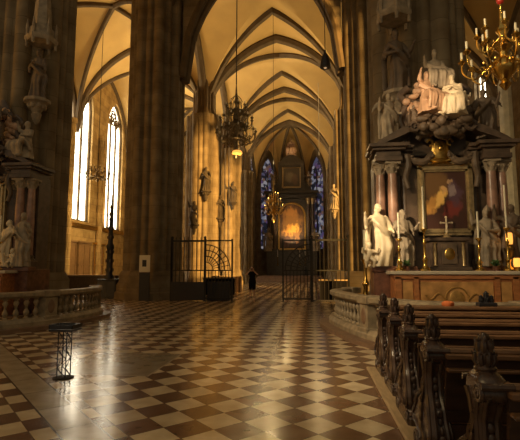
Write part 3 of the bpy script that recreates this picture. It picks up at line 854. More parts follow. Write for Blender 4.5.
statue('angel', (AX-1.22, AYY-.1, 4.86), 1.25, .4, GREYS, 'pale grey angel leaning on the left end of the right altar cornice', 'cornice angels')
statue('angel', (AX+1.12, AYY-.1, 4.86), 1.25, -.4, BROWNS, 'dark angel on the right end of the right altar cornice', 'cornice angels', sx=-1)
def console(x, y, z, label, H=.8, m=GREYS):
    b = MB(); oc = lambda a, zz: 1/cos(((a+pi/8) % (pi/4))-pi/8)
    b.lathe([(.04, -H), (.10, -H*.85), (.15, -H*.6), (.12, -H*.55), (.24, -H*.25), (.32, -.12), (.38, -.1), (.38, 0)], 0, 0, 0, 16, oc)
    for k in range(8): a = 2*pi*k/8; b.ell((.22*cos(a), .22*sin(a), -H*.28), (.08, .08, .09), 8, 6)
    return tag(b.build('statue_console', m, None, (x, y, z)), label, 'console')
def canopy(x, y, z, label, H=1.6, m=GREYS):
    t = thing('statue_canopy', (x, y, z), label, 'canopy')
    b = MB(); oc = lambda a, zz: 1/cos(((a+pi/6) % (pi/3))-pi/6)
    b.lathe([(.40, 0), (.44, .06), (.44, .16), (.34, .2), (.32, .5), (.25, .55), (.2, H*.6), (.06, H)], 0, 0, 0, 24, oc); b.build('hood', m, t)
    b = MB()
    for k in range(6):
        a = 2*pi*k/6+pi/6; x_, y_ = .43*cos(a), .43*sin(a)
        b.lathe([(.045, -.18), (.05, 0), (.05, .4), (.06, .42), (.01, .75)], x_, y_, 0, 6)
        for q in range(3): b.ell((x_, y_, .48+.09*q), (.055-.012*q,)*3, 6, 4)
        a2 = a+pi/6; b.prism(arch_half(-.2, 0, -.12, .12, 5)+arch_half(.2, 0, -.12, .12, 5)[::-1][1:]+[(.21, .16), (-.21, .16)], lambda u, zz, d: (cos(a2)*(.375+d)-sin(a2)*u, sin(a2)*(.375+d)+cos(a2)*u, zz), 0, .04)
    b.build('pinnacle', m, t); return t
console(2.36, 11.98, 6.42, 'carved console under the tall dark statue above the right altar')
statue('knight', (2.36, 11.98, 6.42), 1.8, .2, BROWNS, 'tall dark statue with golden brown head on the pier above the right altar', None)
canopy(2.34, 12.02, 8.55, 'gothic stone canopy over the tall dark statue on the right pier')
plant_spots = [((AX-1.0, AYY-.62, 1.585), 'small green plant in a pot on the left of the right altar table'), ((AX+.98, AYY-.6, 1.585), 'small green plant in a pot on the right of the right altar table')]
for (p, lb) in plant_spots:
    t = thing('potted_plant', p, lb, 'plant', 'altar plants')
    MB().lathe([(.05, 0), (.07, .1), (.075, .11), (.06, .11)], seg=12).build('pot', REDM, t)
    b = MB(); rnd = random.Random(3)
    for k in range(26):
        a = rnd.random()*6.3; e = .5+rnd.random()*.9; l = .12+.08*rnd.random()
        b.tube([(0, 0, .1), (cos(a)*cos(e)*l*.6, sin(a)*cos(e)*l*.6, .1+sin(e)*l*.7), (cos(a)*cos(e)*l, sin(a)*cos(e)*l, .1+sin(e)*l*.9)], [.006, .025, .004], 6, .3)
    b.build('foliage', LEAF, t)
def votive(x, y, z, h, label):
    t = thing('votive_lamp', (x, y, z), label, 'lamp', 'glowing votive lamps')
    MB().lathe([(.07, 0), (.07, .02), (.045, .05), (.06, .09)], seg=14).build('foot', BRASS, t)
    MB().lathe([(.06, .09), (.075, .16), (.07, h), (.055, h+.02)], seg=14).build('glass', AMBER, t)
votive(AX+1.36, AYY-.8, 1.585, .27, 'lower glowing amber lamp at the right edge of the altar table')
bk = MB(); bk.lathe([(.03, -.22), (.1, -.08), (.13, 0)], seg=12); bk.tube([(0, 0, -.1), (.03, .12, -.05), (.08, .28, .0)], .03, 6)
tag(bk.build('lamp_bracket', BRONZE, None, (AX+1.30, AYY-.62, 2.10)), 'small bronze bracket carrying the upper amber lamp at the right picture edge', 'bracket')
votive(AX+1.30, AYY-.62, 2.10, .34, 'upper glowing amber lamp on a bracket at the right picture edge')

LX, LY = -9.8, 12.15
altar(LX, LY, 'left', 'shadowed baroque side altar against the left pier, cut off by the left picture edge')
picture(LX, LY, 'dark painting on the left side altar, mostly outside the picture')
candlestick(LX+1.05, LY-.72, 1.585, .8, .75, 'silvery candlestick at the right end of the left altar table', 'altar candlesticks')
statue('saint', (LX+1.5, LY-.36, 1.69), 1.55, -.25, GREYS, 'grey robed statue at the right end of the left altar', 'left altar statues')
statue('dancer', (LX+.98, LY-.27, 1.69), 1.35, -.2, CREAM, 'paler statue with raised hand, at the left picture edge on the left altar', 'left altar statues', sx=-1)
statue('sitter', (LX+1.18, LY+.02, 4.9), 1.2, -.3, GREYS, 'seated grey figure on the right end of the left altar cornice', 'cornice angels')
statue('angel', (LX+.3, LY-.2, 5.45), 1.2, -.3, BROWNS, 'dark angel crowning the left altar, at the left picture edge', 'left altar statues')
console(-8.78, 12.78, 7.05, 'carved console on the left pier under a dark statue')
statue('monk', (-8.78, 12.78, 7.05), 1.7, -.1, BROWNS, 'dark statue in the niche high on the left pier', None)
canopy(-8.78, 12.82, 9.0, 'tall carved gothic canopy at the top of the left pier', 2.4)

# ------------------------------------------------------------------ pews
def pew_end_parts(t, x, fin=True):
    ctl = [(0, -.26, .38, .082), (.07, -.27, .40, .085), (.13, -.18, .22, .062), (.27, -.26, .43, .08), (.42, -.20, .33, .07), (.60, -.11, .12, .058), (.72, -.105, .04, .058), (.82, -.15, .05, .066), (.89, -.225, .07, .078), (.94, -.22, .06, .08), (.975, -.16, .02, .072), (1.0, -.13, -.01, .05)]
    zs = [i/44 for i in range(45)]; rings = []; back = []; front = []
    def smooth(z, k):
        for c0, c1 in zip(ctl, ctl[1:]):
            if c0[0] <= z <= c1[0]:
                q = (z-c0[0])/(c1[0]-c0[0]); q = q*q*(3-2*q); return c0[k]+(c1[k]-c0[k])*q
        return ctl[-1][k]
    for z in zs:
        y0, y1, h = smooth(z, 1), smooth(z, 2), smooth(z, 3); c = min(.03, h*.4)
        rings.append([(x-h+c, y0, z), (x+h-c, y0, z), (x+h, y0+c, z), (x+h, y1-c, z), (x+h-c, y1, z), (x-h+c, y1, z), (x-h, y1-c, z), (x-h, y0+c, z)])
    pe = MB().loft(rings).build('pew_end', WOOD, t)
    b = MB()
    for sx in (-1, 1):
        zz = zs[4:40]
        b.tube([(x+sx*smooth(z, 3)*.98, smooth(z, 1)+.045, z) for z in zz], .022, 6)
        b.tube([(x+sx*smooth(z, 3)*.98, smooth(z, 2)-.045, z) for z in zz], .022, 6)
        b.tube([(x+sx*smooth(z, 3)*.55, smooth(z, 1)-.004, z) for z in zz], .018, 6)
        b.tube([(x+sx*(smooth(z, 3)+.004), (smooth(z, 1)+smooth(z, 2))/2-.02*sin(z*9), z) for z in zs[6:34]], [.012+.012*abs(sin(i*.9)) for i in range(28)], 6)
    for yc, zc, r, sg in ((-.185, .895, .062, 1), (.30, .075, .075, -1), (-.20, .07, .06, 1)):      # scrolls at shoulder and foot
        for sx in (-1, 1): b.tube([(x+sx*.082, yc+sg*r*(1-k/22)*cos(k*.62), zc+r*(1-k/22)*sin(k*.62)) for k in range(18)], .014, 5)
        b.tube([(x-.088, yc, zc), (x+.088, yc, zc)], r*.8, 12)
    b.tube([(x-.09, -.235, .94), (x+.09, -.235, .94)], .022, 8); b.tube([(x-.088, .075, .93), (x+.088, .075, .93)], .02, 8)
    b.build('moulding', WOOD, pe)
    b = MB()      # carved leaf drop down the back edge
    for i in range(9):
        z = .20+.06*i; b.ell((x, smooth(z, 1)-.006, z), (.024+.008*sin(i*1.9), .018, .034), 8, 6)
    b.build('carved_drop', WOOD, pe)
    if fin: finial(pe, x, -.07, 1.0)
    return pe
def finial(parent, x, y, z, s_=1.0):
    b = MB()
    b.lathe([(.06*s_, 0), (.066*s_, .015*s_), (.038*s_, .04*s_), (.046*s_, .075*s_), (.044*s_, .12*s_), (.026*s_, .16*s_)], x, y, z, 12)
    for k in range(7):      # acanthus leaves curling outward
        a = 2*pi*k/7+.3; r = s_
        for q, zz in ((1, 0), (.75, .075)):
            P = lambda d, h: (x+d*q*r*cos(a+zz*6), y+d*q*r*sin(a+zz*6), z+(h+zz)*r)
            b.tube([P(.034, .025), P(.052, .06), P(.05, .095), P(.066, .105), P(.068, .088)], [.017*r, .02*r, .017*r, .012*r, .006*r], 6)
    b.ell((x, y, z+.185*s_), (.032*s_, .032*s_, .036*s_), 10, 8)
    for k in range(4): a = 2*pi*k/4; b.ell((x+.026*s_*cos(a), y+.026*s_*sin(a), z+.18*s_), (.014*s_, .014*s_, .026*s_), 8, 6)
    return b.build('finial', WOOD, parent)
PX, PL = 1.03, 4.3
def make_pew():
    t = thing('pew', (PX, 0, .045), '', 'pew', 'carved wooden pews')
    pew_end_parts(t, 0); pew_end_parts(t, PL)
    M = Matrix.Translation((0, -.17, .38)) @ Matrix.Rotation(radians(-8), 4, 'X').inverted()
    b = MB(); b.box(.05, PL-.05, -.02, .015, 0, .52, M); 
    for x in (1.4, 2.85): b.box(x-.05, x+.05, -.035, -.015, .02, .5, M, .004)
    b.box(.05, PL-.05, -.034, -.015, .02, .09, M); b.box(.05, PL-.05, -.034, -.015, .36, .44, M)
    bk = b.build('backrest', PANELD, t)
    b = MB(); b.tube([(.05, -.22, .935), (PL-.05, -.22, .935)], .03, 8); b.box(.05, PL-.05, -.30, -.16, .885, .925, bev=.008); b.box(.05, PL-.05, -.33, -.22, .79, .815, bev=.006); b.build('top_rail', WOODM, t)
    MB().box(.05, PL-.05, -.16, .26, .40, .44, bev=.01).build('seat', WOODM, t)
    b = MB(); b.box(.05, PL-.05, -.20, -.16, .0, .36); b.build('skirting_board', PANELD, t)
    MB().box(.07, PL-.07, -.52, -.36, .12, .16, bev=.008).build('kneeler', WOODM, t)
    b = MB()
    for x in (.3, 2.1, 3.9): b.box(x, x+.05, -.5, -.2, .0, .12)
    b.build('kneeler_bracket', WOODM, t)
    return t
pew0 = make_pew()
pl = [(2.92, 'carved dark pew nearest the viewer, its leafy finial cut low at the right'), (4.02, 'second pew from the viewer, with a large scrolled end post'),
      (5.10, 'third pew from the viewer, middle of the row of scrolled end posts'), (6.15, 'fourth pew from the viewer, second from the altar'), (7.15, 'farthest pew from the viewer, beside the curved balustrade')]
for i, (y, lb) in enumerate(pl):
    p = pew0 if i == 0 else copy_tree(pew0)
    p.location = (PX+(-.015, -.035, 0, .035, .045)[i], y, .045); p['label'] = lb
b = MB(); b.box(.855, 5.9, 1.2, 7.6, 0, .045, bev=.012)
plat = tag(b.build('pew_platform', OAK, None), 'low pale oak platform edge under the pews on the right', 'platform')
# prayer desk in front of the first pew
t = thing('prayer_desk', (1.35, 7.85, 0), 'long dark wooden prayer desk before the altar with a black finial on its top', 'desk'); t.scale = (1, 1, 1.12)
b = MB(); b.box(0, 4.3, -.03, .03, 0, .86); b.build('front_panel', PANELD, t)
b = MB()
for k in range(5): b.box(.1+.84*k, .78+.84*k, -.045, -.03, .12, .78, bev=.005)
b.build('panel_moulding', WOODM, t)
MB().box(-.03, 4.33, -.20, .08, .86, .91, bev=.012).build('top_rail', OAK if False else WOODM, t)
MB().box(0, 4.3, -.30, -.03, .60, .635, bev=.008).build('book_ledge', WOODM, t)
f = MB(); f.box(1.37, 1.65, -.12, .06, .91, .965, bev=.01); fb = f.build('finial_block', CHARC, t)
f = finial(fb, 1.51, -.03, .955, .8)
for dx in (-.085, .085): f2 = finial(fb, 1.51+dx, -.03, .955, .55); f2.data.materials.clear(); f2.data.materials.append(CHARC)
f = fb.children[0]; f.data.materials.clear(); f.data.materials.append(CHARC)
b = MB(); b.lathe([(.085, 0), (.1, .02), (.1, .05), (.07, .075), (.02, .085)], 0, 0, 0, 18, lambda a, z: 1+.05*sin(3*a)); tag(b.build('cushion', ORANGE, None, (2.24, 7.79, 1.02)), 'small orange-red cushion lying on the prayer desk ledge', 'cushion')

# ------------------------------------------------------------------ choir gates and fences
def gate_bars(t, w, ztop, n, zlow=0):
    b = MB()
    for k in range(n+1):
        x = w*k/n; b.tube([(x, 0, zlow), (x, 0, ztop+.14)], .021, 5); b.lathe([(.012, 0), (.03, .05), (.002, .14)], x, 0, ztop+.12, 6)
    b.build('bar', IRON, t)
def fence(x0, x1, y, label, posts, z0):
    w = x1-x0
    t = thing('iron_fence', (x0, y, 0), label, 'fence', 'wrought iron choir fences')
    for k in posts: b = MB(); b.box(w*k-.045, w*k+.045, -.045, .045, 0, 3.15); b.ell((w*k, 0, 3.2), (.07, .07, .08)); b.build('post', IRON, t)
    b = MB(); b.box(0, w, -.04, .04, 2.98, 3.08); b.build('top_rail', IRON, t)
    MB().box(0, w, -.025, .025, 1.5, 1.56).build('middle_rail', IRON, t)
    MB().box(0, w, -.06, .06, .02, z0, bev=.01).build('base_panel', CHARC, t)
    gate_bars(t, w, 3.0, int(w/.2), z0)
    return t
def gate(x, y, rz, label, mir):
    w = 1.38
    t = thing('iron_gate', (x, y, 0), label, 'gate', 'open wrought iron gate leaves', rz)
    b = MB(); b.box(-.04, .04, -.04, .04, 0, 3.12); b.box(w-.04, w+.04, -.04, .04, 0, 3.12); b.box(0, w, -.03, .03, 3.0, 3.07); b.box(0, w, -.03, .03, 1.5, 1.56); b.box(0, w, -.03, .03, .1, .18); b.build('frame', IRON, t)
    b = MB(); ox = w if mir else 0; sg = -1 if mir else 1
    for r in (.4, .7, 1.0, 1.28):      # quarter fan of arcs and spokes
        b.tube([(ox+sg*r*cos(a*pi/2/12), 0, 1.55+r*sin(a*pi/2/12)) for a in range(13)], .028, 5)
    for k in range(1, 8): a = k*pi/16; b.tube([(ox+sg*.45*cos(a), 0, 1.55+.45*sin(a)), (ox+sg*1.28*cos(a), 0, 1.55+1.28*sin(a))], .021, 5)
    b.build('fan_grille', IRON, t)
    b = MB()
    for k in range(1, 8): b.tube([(w*k/8, 0, .15), (w*k/8, 0, 1.52)], .021, 5)
    b.build('bar', IRON, t); return t
fence(-7.2, -5.45, 22.0, 'iron fence with dark base panel left of the choir entrance', (0, .02, 1), .95)
gate(-5.42, 22.0, 0, 'iron gate leaf with fan grille left of the choir entrance', False)
MB_ = MB().box(-5.4, -4.2, 22.3, 22.42, 0, .95, bev=.01); tag(MB_.build('barrier_panel', CHARC), 'dark low panel behind the left gate leaf', 'panel')
gate(-1.47, 22.0, 0, 'iron gate leaf with fan grille right of the choir entrance', True)
fence(-.05, 1.75, 22.0, 'iron fence at the right of the choir entrance', (.01, .99), .1)
def stall(x0, x1, y, label, h=1.0):
    t = thing('choir_bench', (x0, y, 0), label, 'bench', 'dark choir benches')
    w = x1-x0
    MB().box(0, w, -.04, .02, 0, h, bev=.01).build('front_panel', BLACK if h < 1.05 else WOOD, t)
    MB().box(-.05, w+.05, -.12, .14, h, h+.07, bev=.01).build('desk_top', OAK, t)
    b = MB(); b.box(0, .06, 0, .5, 0, h); b.box(w-.06, w, 0, .5, 0, h); b.build('end_panel', WOOD, t)
    MB().box(.06, w-.06, .2, .55, .42, .46).build('seat', WOOD, t); return t
stall(.35, 1.7, 23.0, 'dark bench with pale top behind the right iron fence')
stall(-6.9, -4.9, 27.5, 'dark wooden bench left behind the choir gate, near the person')
stall(-6.9, -4.9, 30.0, 'second dark wooden bench further back left in the choir', 1.06)

# ------------------------------------------------------------------ the visitor
def person(x, y):
    t = thing('person', (x, y, 0), 'person in dark clothes standing in the choir gateway with both arms raised', 'person')
    b = MB()
    for sx in (-1, 1):
        b.tube([(sx*.09, 0, .95), (sx*.10, -.005, .72), (sx*.10, .0, .49), (sx*.105, .02, .30), (sx*.105, .02, .08)], [.088, .082, .056, .052, .037], 12)
        b.ell((sx*.115, -.05, .035), (.042, .115, .035), 12, 8); b.ell((sx*.105, .01, .07), (.04, .045, .05), 10, 8)
        sh, e, h = Vector((sx*.185, 0, 1.38)), Vector((sx*.34, -.10, 1.27)), Vector((sx*.10, -.20, 1.50))
        b.ell(sh, (.06, .06, .06), 10, 8); b.tube([sh, sh.lerp(e, .5), e, e.lerp(h, .5), h], [.052, .048, .04, .037, .026], 10)
        hand(b, h, Vector((-sx*.25, 0, 1)), 1.75, (0, -1, 0))
    b.loft([[(rx*cos(2*pi*k/24), ry*sin(2*pi*k/24), z) for k in range(24)] for z, rx, ry in ((.84, .15, .1), (.95, .17, .115), (1.1, .135, .095), (1.25, .165, .11), (1.38, .175, .095), (1.45, .09, .07), (1.48, .05, .05), (1.58, .045, .048))])
    head(b, (0, -.02, 1.61), 1.7, 0, 0, False)
    me = bake(b, .009, 1); bo = link('body', me, SKIN, t)
    c = MB()
    c.loft([[(rx*cos(2*pi*k/28)*(1+.03*cos(5*2*pi*k/28)), ry*sin(2*pi*k/28), z) for k in range(28)] for z, rx, ry in ((.82, .21, .15), (.95, .195, .14), (1.1, .165, .125), (1.25, .19, .135), (1.37, .205, .125), (1.44, .13, .1), (1.455, .1, .08))])
    for sx in (-1, 1): c.tube([(sx*.15, 0, 1.375), (sx*.21, -.03, 1.345), (sx*.27, -.06, 1.315)], [.075, .07, .066], 12)
    c.build('top', BLACK, t)
    c = MB()
    for sx in (-1, 1): c.tube([(sx*.085, 0, .95), (sx*.10, 0, .75), (sx*.105, .0, .42)], [.115, .11, .095], 14)
    c.loft([[(rx*cos(2*pi*k/24), ry*sin(2*pi*k/24), z) for k in range(24)] for z, rx, ry in ((.80, .18, .12), (.92, .19, .135), (1.0, .18, .13))])
    c.build('shorts', BLACK, t)
    h = MB(); h.ell((0, .012, 1.66), (.092, .098, .09), 14, 10); h.ell((0, .06, 1.58), (.08, .06, .11), 14, 10); h.build('hair', HAIR, t)
    c = MB(); c.box(-.06, .06, -.26, -.22, 1.56, 1.64, bev=.008); c.lathe([(.03, 0), (.03, .03)], 0, -.24, 1.6, 12)
    cm = tag(c.build('camera', BLACK, None, (x, y, 0)), 'small black camera held to the face of the person', 'camera')
    for sx in (-1, 1):
        s_ = MB(); s_.ell((sx*.113, -.045, .025), (.05, .125, .028), 12, 6); s_.build('shoe', HAIR, t)
person(-3.47, 25.3)

# ------------------------------------------------------------------ high altar
def high_altar():
    y = 59.2
    t = thing('high_altar', (XA, y, .68), 'towering black marble high altar at the far end of the choir', 'altar')
    b = MB(); b.box(-2.2, 2.2, -1.6, -.5, 0, 1.15, bev=.03); b.box(-2.35, 2.35, -1.75, -.4, 1.15, 1.3, bev=.02); b.build('altar_table', BLACKM, t)
    t.scale = (.78, 1, 1)
    MB().box(-4.3, 4.3, -.5, 1.2, 0, 3.2, bev=.04).build('plinth', BLACKM, t)
    MB().box(-3.5, 3.5, 0, 1.1, 3.2, 10.6).build('back_wall', BLACKM, t)
    for x in (-3.7, -2.9, 2.9, 3.7):
        c = MB().lathe([(.34, 3.5), (.34, 6), (.28, 9.5)], x, -.1, 0, 18).build('column', DARKM, t)
        b = MB(); b.box(x-.42, x+.42, -.52, .32, 3.2, 3.5); b.build('base', BLACKM, c)
        MB().lathe([(.28, 9.5), (.34, 9.7), (.34, 9.8), (.48, 10.2), (.5, 10.3)], x, -.1, 0, 14).build('capital', PALEG, c)
    b = MB(); b.box(-4.4, 4.4, -.7, 1.2, 10.3, 10.9, bev=.03); b.box(-4.7, 4.7, -1.0, 1.2, 10.9, 11.3, bev=.03); b.build('entablature', BLACKM, t)
    b = MB(); b.box(-1.9, 1.9, 0, 1.0, 11.3, 15.2); b.box(-2.2, 2.2, -.3, 1.0, 14.9, 15.4, bev=.03)
    for sg in (-1, 1): b.prism([(sg*2.0, 11.3), (sg*3.6, 11.3), (sg*3.4, 11.9), (sg*2.6, 12.5), (sg*2.2, 13.4)], lambda a, c, d: (a, d, c), .1, .8); b.box(sg*1.95-.3, sg*1.95+.3, -.25, .4, 11.3, 14.9)
    b.prism([(-2.2, 15.4), (2.2, 15.4), (1.1, 16.2), (0, 16.5), (-1.1, 16.2)], lambda a, c, d: (a, d, c), 0, .8)
    b.build('attic', BLACKM, t)
    return y
hy = high_altar()
def hpic(w, h, z, label, m, arch=False):
    p = thing('painting', (XA+.05, hy-.06, .68+z), label, 'painting')
    def shape(w_, z0, h_): 
        return [(-w_, z0), (w_, z0)]+([(w_*cos(pi*k/14), h_-w_+w_*sin(pi*k/14)) for k in range(15)] if arch else [(w_, h_), (-w_, h_)])
    b = MB(); sh = shape(w, 0, h)
    b.tube([(x, 0, z_) for x, z_ in sh+[sh[0]]], .14, 6); b.build('frame', PALEG if not arch else GOLD, p)
    MB().prism(shape(w-.05, .05, h-.05), lambda a, c, d: (a, d, c), -.03, .05).build('canvas', m, p)
hpic(1.75, 6.2, 3.5, 'large arched painting glowing orange in the black high altar', painting_mat('high_altar_picture', 'high'), True)
hpic(1.2, 2.7, 11.9, 'smaller dark rectangular painting high on the black altar', painting_mat('attic_picture', 'attic'))
statue('virgin', (XA, hy+.4, .68+16.4), 2.4, 0, ROSE, 'rosy figure crowning the top of the high altar', 'high altar statues')
for x, z, H, k, rz, lb in ((-4.0, 3.2, 3.0, 'bishop', .2, 'statue at the left side of the high altar columns'), (4.0, 3.2, 3.0, 'saint', -.2, 'statue at the right side of the high altar columns'),
                          (-3.0, 12.25, 2.2, 'angel', .3, 'angel on the left shoulder of the high altar'), (3.0, 12.25, 2.2, 'angel', -.3, 'angel on the right shoulder of the high altar')):
    statue(k, (XA+x*.78, hy-.55 if z < 5 else hy+.45, .68+z-(.25 if z > 5 else 0)), H, rz, GREYS, lb, 'high altar statues')
for i, x in enumerate((-1.8, -1.1, 1.1, 1.8)):
    candlestick(XA+x, hy-1.1, .68+1.3, 1.1, .9, ('outer left', 'inner left', 'inner right', 'outer right')[i]+' tall candlestick on the distant high altar table', 'high altar candlesticks')

# small things on the choir piers
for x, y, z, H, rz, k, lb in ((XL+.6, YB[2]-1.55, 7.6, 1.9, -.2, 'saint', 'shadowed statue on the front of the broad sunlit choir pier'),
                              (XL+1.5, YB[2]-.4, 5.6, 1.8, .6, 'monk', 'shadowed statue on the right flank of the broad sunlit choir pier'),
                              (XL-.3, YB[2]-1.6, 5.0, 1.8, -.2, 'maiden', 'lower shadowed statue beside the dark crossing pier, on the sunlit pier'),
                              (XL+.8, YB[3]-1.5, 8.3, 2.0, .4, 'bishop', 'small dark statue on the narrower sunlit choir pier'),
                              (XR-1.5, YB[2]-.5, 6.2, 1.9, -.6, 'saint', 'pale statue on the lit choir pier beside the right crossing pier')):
    console(x, y, z, 'stone console below the '+lb.split(' on ')[0].split(' beside ')[0]+' at the '+('right' if x > 0 else 'left')+(' lower' if z < 5.3 else ' middle' if z < 6 else ' upper' if z < 8 else ' farther')+' choir pier', .8, SHADED if x < 0 else GREYS)
    statue(k, (x, y, z), H, rz, SHADED if x < 0 else GREYS, lb, 'choir pier statues')
# crossing pier baldachin figures at far left wall
for y, z, H, k, lb in ((31.2, 6.6, 1.9, 'bishop', 'upper dark statue silhouetted beside the left aisle window'), (31.0, 3.1, 2.0, 'saint', 'lower dark statue silhouetted against the golden aisle wall')):
    console(XWL+.55, y, z, 'dark console under the '+lb.split(' silh')[0]+' in the left aisle', 1.0, BROWNS)
    statue(k, (XWL+.55, y, z), H, 1.2, BROWNS, lb, 'left aisle statues')
# pulpit side cabinet, spire and notice at the left crossing pier
t = thing('notice_board', (-8.5, 21.7, 0), 'white notice board on a dark stand at the foot of the left crossing pier', 'sign')
MB().box(-.27, .27, -.03, .02, 0, 1.42, bev=.01).build('stand', CHARC, t)
MB().box(-.28, .28, -.05, -.01, 1.45, 2.3, bev=.008).build('white_panel', WHITE, t)
MB().box(-.12, .10, -.056, -.048, 1.72, 2.06).build('dark_picture', CHARC, t)
t = thing('cabinet', (-11.1, 23.2, 0), 'low black cabinet standing left of the left crossing pier', 'cabinet')
MB().box(-.52, .52, -.3, .3, .06, .98, bev=.015).build('body', CHARC, t)
MB().box(-.56, .56, -.34, .34, .98, 1.05, bev=.015).build('top', CHARC, t)
MB().box(-.5, .5, -.27, .27, 0, .06).build('foot', CHARC, t)
b = MB(); b.box(-.48, -.01, -.32, -.3, .12, .93, bev=.005); b.box(.01, .48, -.32, -.3, .12, .93, bev=.005); b.build('door', CHARC, t)
t = thing('carved_pinnacle', (-11.15, 23.3, 1.05), 'tall slender dark carved pinnacle standing on the black cabinet', 'ornament')
MB().lathe([(.26, 0), (.26, .15), (.18, .25), (.17, 1.6), (.22, 1.7), (.22, 1.85), (.14, 1.95), (.11, 3.2), (.15, 3.3), (.09, 3.4), (.02, 4.7)], 0, 0, 0, 8).build('spire', CHARC, t)
b = MB()
for z, r in ((.5, .2), (1.0, .2), (1.5, .2), (2.3, .15), (2.8, .14), (3.6, .1), (4.0, .07)):
    b = MB()
    for k in range(6): a = k*pi/3; b.ell((r*cos(a), r*sin(a), z), (.055, .055, .1), 6, 4)
    b.build('crocket_ring', BROWNS, t)
for k, (y, lb) in enumerate(((33.2, 'dark bench row along the left aisle, front one'), (34.6, 'dark bench row along the left aisle, behind the front one'))):
    stall(-18.6, -13.8, y-4, lb, 1.1)
def wallpanel(y0, y1, label, gold=False):
    t = thing('wall_panel', (XWL+.02, y0, .3), label, 'panelling', 'panels along the golden aisle wall'); w = y1-y0
    MB().box(0, .12, 0, w, 0, 3.5, bev=.02).build('board', CONF, t)
    b = MB()
    for z in (.05, 1.6, 3.32): b.box(.12, .17, .03, w-.03, z, z+.12)
    for y in (.03, w/2-.06, w-.15): b.box(.12, .17, y, y+.12, .05, 3.44)
    b.build('frame', GOLD if gold else CONF, t)
    b = MB(); b.box(0, .24, -.08, w+.08, 3.5, 3.68, bev=.02); b.build('cornice', GOLD if gold else CONF, t)
    b = MB(); b.box(0, .2, 0, w, -.3, 0); b.build('plinth', STEP, t)
wallpanel(33.0, 35.2, 'brown wooden panel on the aisle wall under the left window')
wallpanel(35.5, 37.6, 'second brown wooden panel on the aisle wall, right of the first')
wallpanel(38.3, 40.2, 'gold framed wooden panel on the aisle wall between the two windows', True)

# right aisle altarpiece glimpsed behind the pier
t = thing('aisle_altarpiece', (10.0, 27.4, 0), 'dim wooden altarpiece in the right aisle seen past the pier', 'altarpiece')
b = MB(); b.box(-1.2, 1.2, -.4, .4, 0, 9.6, bev=.04); b.box(-1.4, 1.4, -.6, .5, 9.6, 10.0, bev=.04); b.box(-1.35, 1.35, -.55, .4, 6.2, 6.5, bev=.03); b.build('body', BROWNS, t)
b = MB(); b.box(-.8, .8, -.46, -.4, 6.8, 9.3, bev=.02); b.build('frame', PALEG, t)
MB().box(-.62, .62, -.48, -.45, 7.0, 9.1).build('picture', painting_mat('aisle_picture', 'high'), t)
t = thing('slender_column', (10.98, 25.6, 0), 'tall pale column at the right picture edge below the brass chandelier', 'column')
MB().lathe([(.34, .9), (.34, 12.4)], 0, 0, 0, 20, lambda a, z: 1+.07*cos(8*a)).build('shaft', PALES, t)
MB().lathe([(.55, 0), (.55, .5), (.44, .6), (.42, .9)], 0, 0, 0, 8).build('base', GREYS, t)
MB().lathe([(.34, 12.4), (.38, 12.6), (.5, 13.1), (.56, 13.3), (.56, 13.45)], 0, 0, 0, 16).build('capital', PALEG, t)
# floor candelabrum on the rail's far end
t = thing('floor_candlestick', (1.50, 13.0, 0), 'tall gold floor candlestick beside the left end of the right altar', 'candlestick')
MB().lathe([(.30, 0), (.30, .12), (.2, .2), (.14, .4), (.2, .6), (.1, .8), (.06, 1.1), (.11, 1.2), (.05, 1.35), (.045, 1.75), (.1, 1.85), (.12, 1.9)], seg=16).build('stick', BRASS, t)
MB().lathe([(.045, 1.9), (.042, 2.75)], seg=12).build('candle', WAX, t)

# ------------------------------------------------------------------ lattice stand on the floor
t = thing('lattice_stand', (-3.76, 6.46, 0), 'low lattice stand with a dark tray on the marble floor at the left', 'stand')
MB().lathe([(.15, 0), (.15, .015), (.10, .028)], seg=24).build('base_disc', IRON, t)
b = MB(); w = .068; zt = .70
for sx in (-1, 1):
    for sy in (-1, 1): b.tube([(sx*w, sy*w, .02), (sx*w, sy*w, zt)], .009, 6)
b.build('upright', IRON, t)
b = MB(); n = 5; dz = (zt-.04)/n
for k in range(n):
    z = .03+dz*k; s_ = 1 if k % 2 else -1
    for sy in (-1, 1): b.tube([(-s_*w, sy*w, z), (s_*w, sy*w, z+dz)], .006, 5); b.tube([(sy*w, -s_*w, z), (sy*w, s_*w, z+dz)], .006, 5)
b.build('lattice', IRON, t)
b = MB(); b.box(-.19, .19, -.14, .14, .70, .73, bev=.008)
for a in ((-.19, .19, -.14, -.125), (-.19, .19, .125, .14), (-.19, -.175, -.14, .14), (.175, .19, -.14, .14)): b.box(*a, .74, .80)
b.build('tray', CHARC, t)

# ------------------------------------------------------------------ hanging lights
def arm_light(parent, R, z0, dz, a, r, m, ch, flame=False, drop=.5):
    c, s_ = cos(a), sin(a)
    pts = catmull([(.05*c, .05*s_, z0), (R*.35*c, R*.35*s_, z0-drop*.25), (R*.7*c, R*.7*s_, z0-drop*.55), (R*.97*c, R*.97*s_, z0-drop*.3), (R*c, R*s_, z0+dz)], 6)
    arm = MB(); arm.tube(pts, r, 7)
    arm.tube([(R*.52*c+.06*R*cos(k*.7)*c, R*.52*s_+.06*R*cos(k*.7)*s_, z0-drop*.28+.08*R*sin(k*.7)) for k in range(9)], r*.7, 5)
    arm.lathe([(r*1.2, -.02), (r*3.6, .02), (r*4.2, .035), (r*1.6, .04), (r*1.6, .08)], R*c, R*s_, z0+dz, 10)
    ao = arm.build('arm', m, parent)
    cc = MB(); cc.lathe([(r*1.25, .05), (r*1.15, .05+ch)], R*c, R*s_, z0+dz, 8); cd = cc.build('candle', WAX, ao)
    if flame: MB().lathe([(.004, 0), (.014, .02), (.009, .045), (.001, .07)], R*c, R*s_, z0+dz+.06+ch, 8).build('flame', FLAME, ao)
def chain(parent, z0, z1, r=.018, m=IRON): MB().tube([(0, 0, z0), (0, 0, z1)], r, 6).build('cable', m, parent)
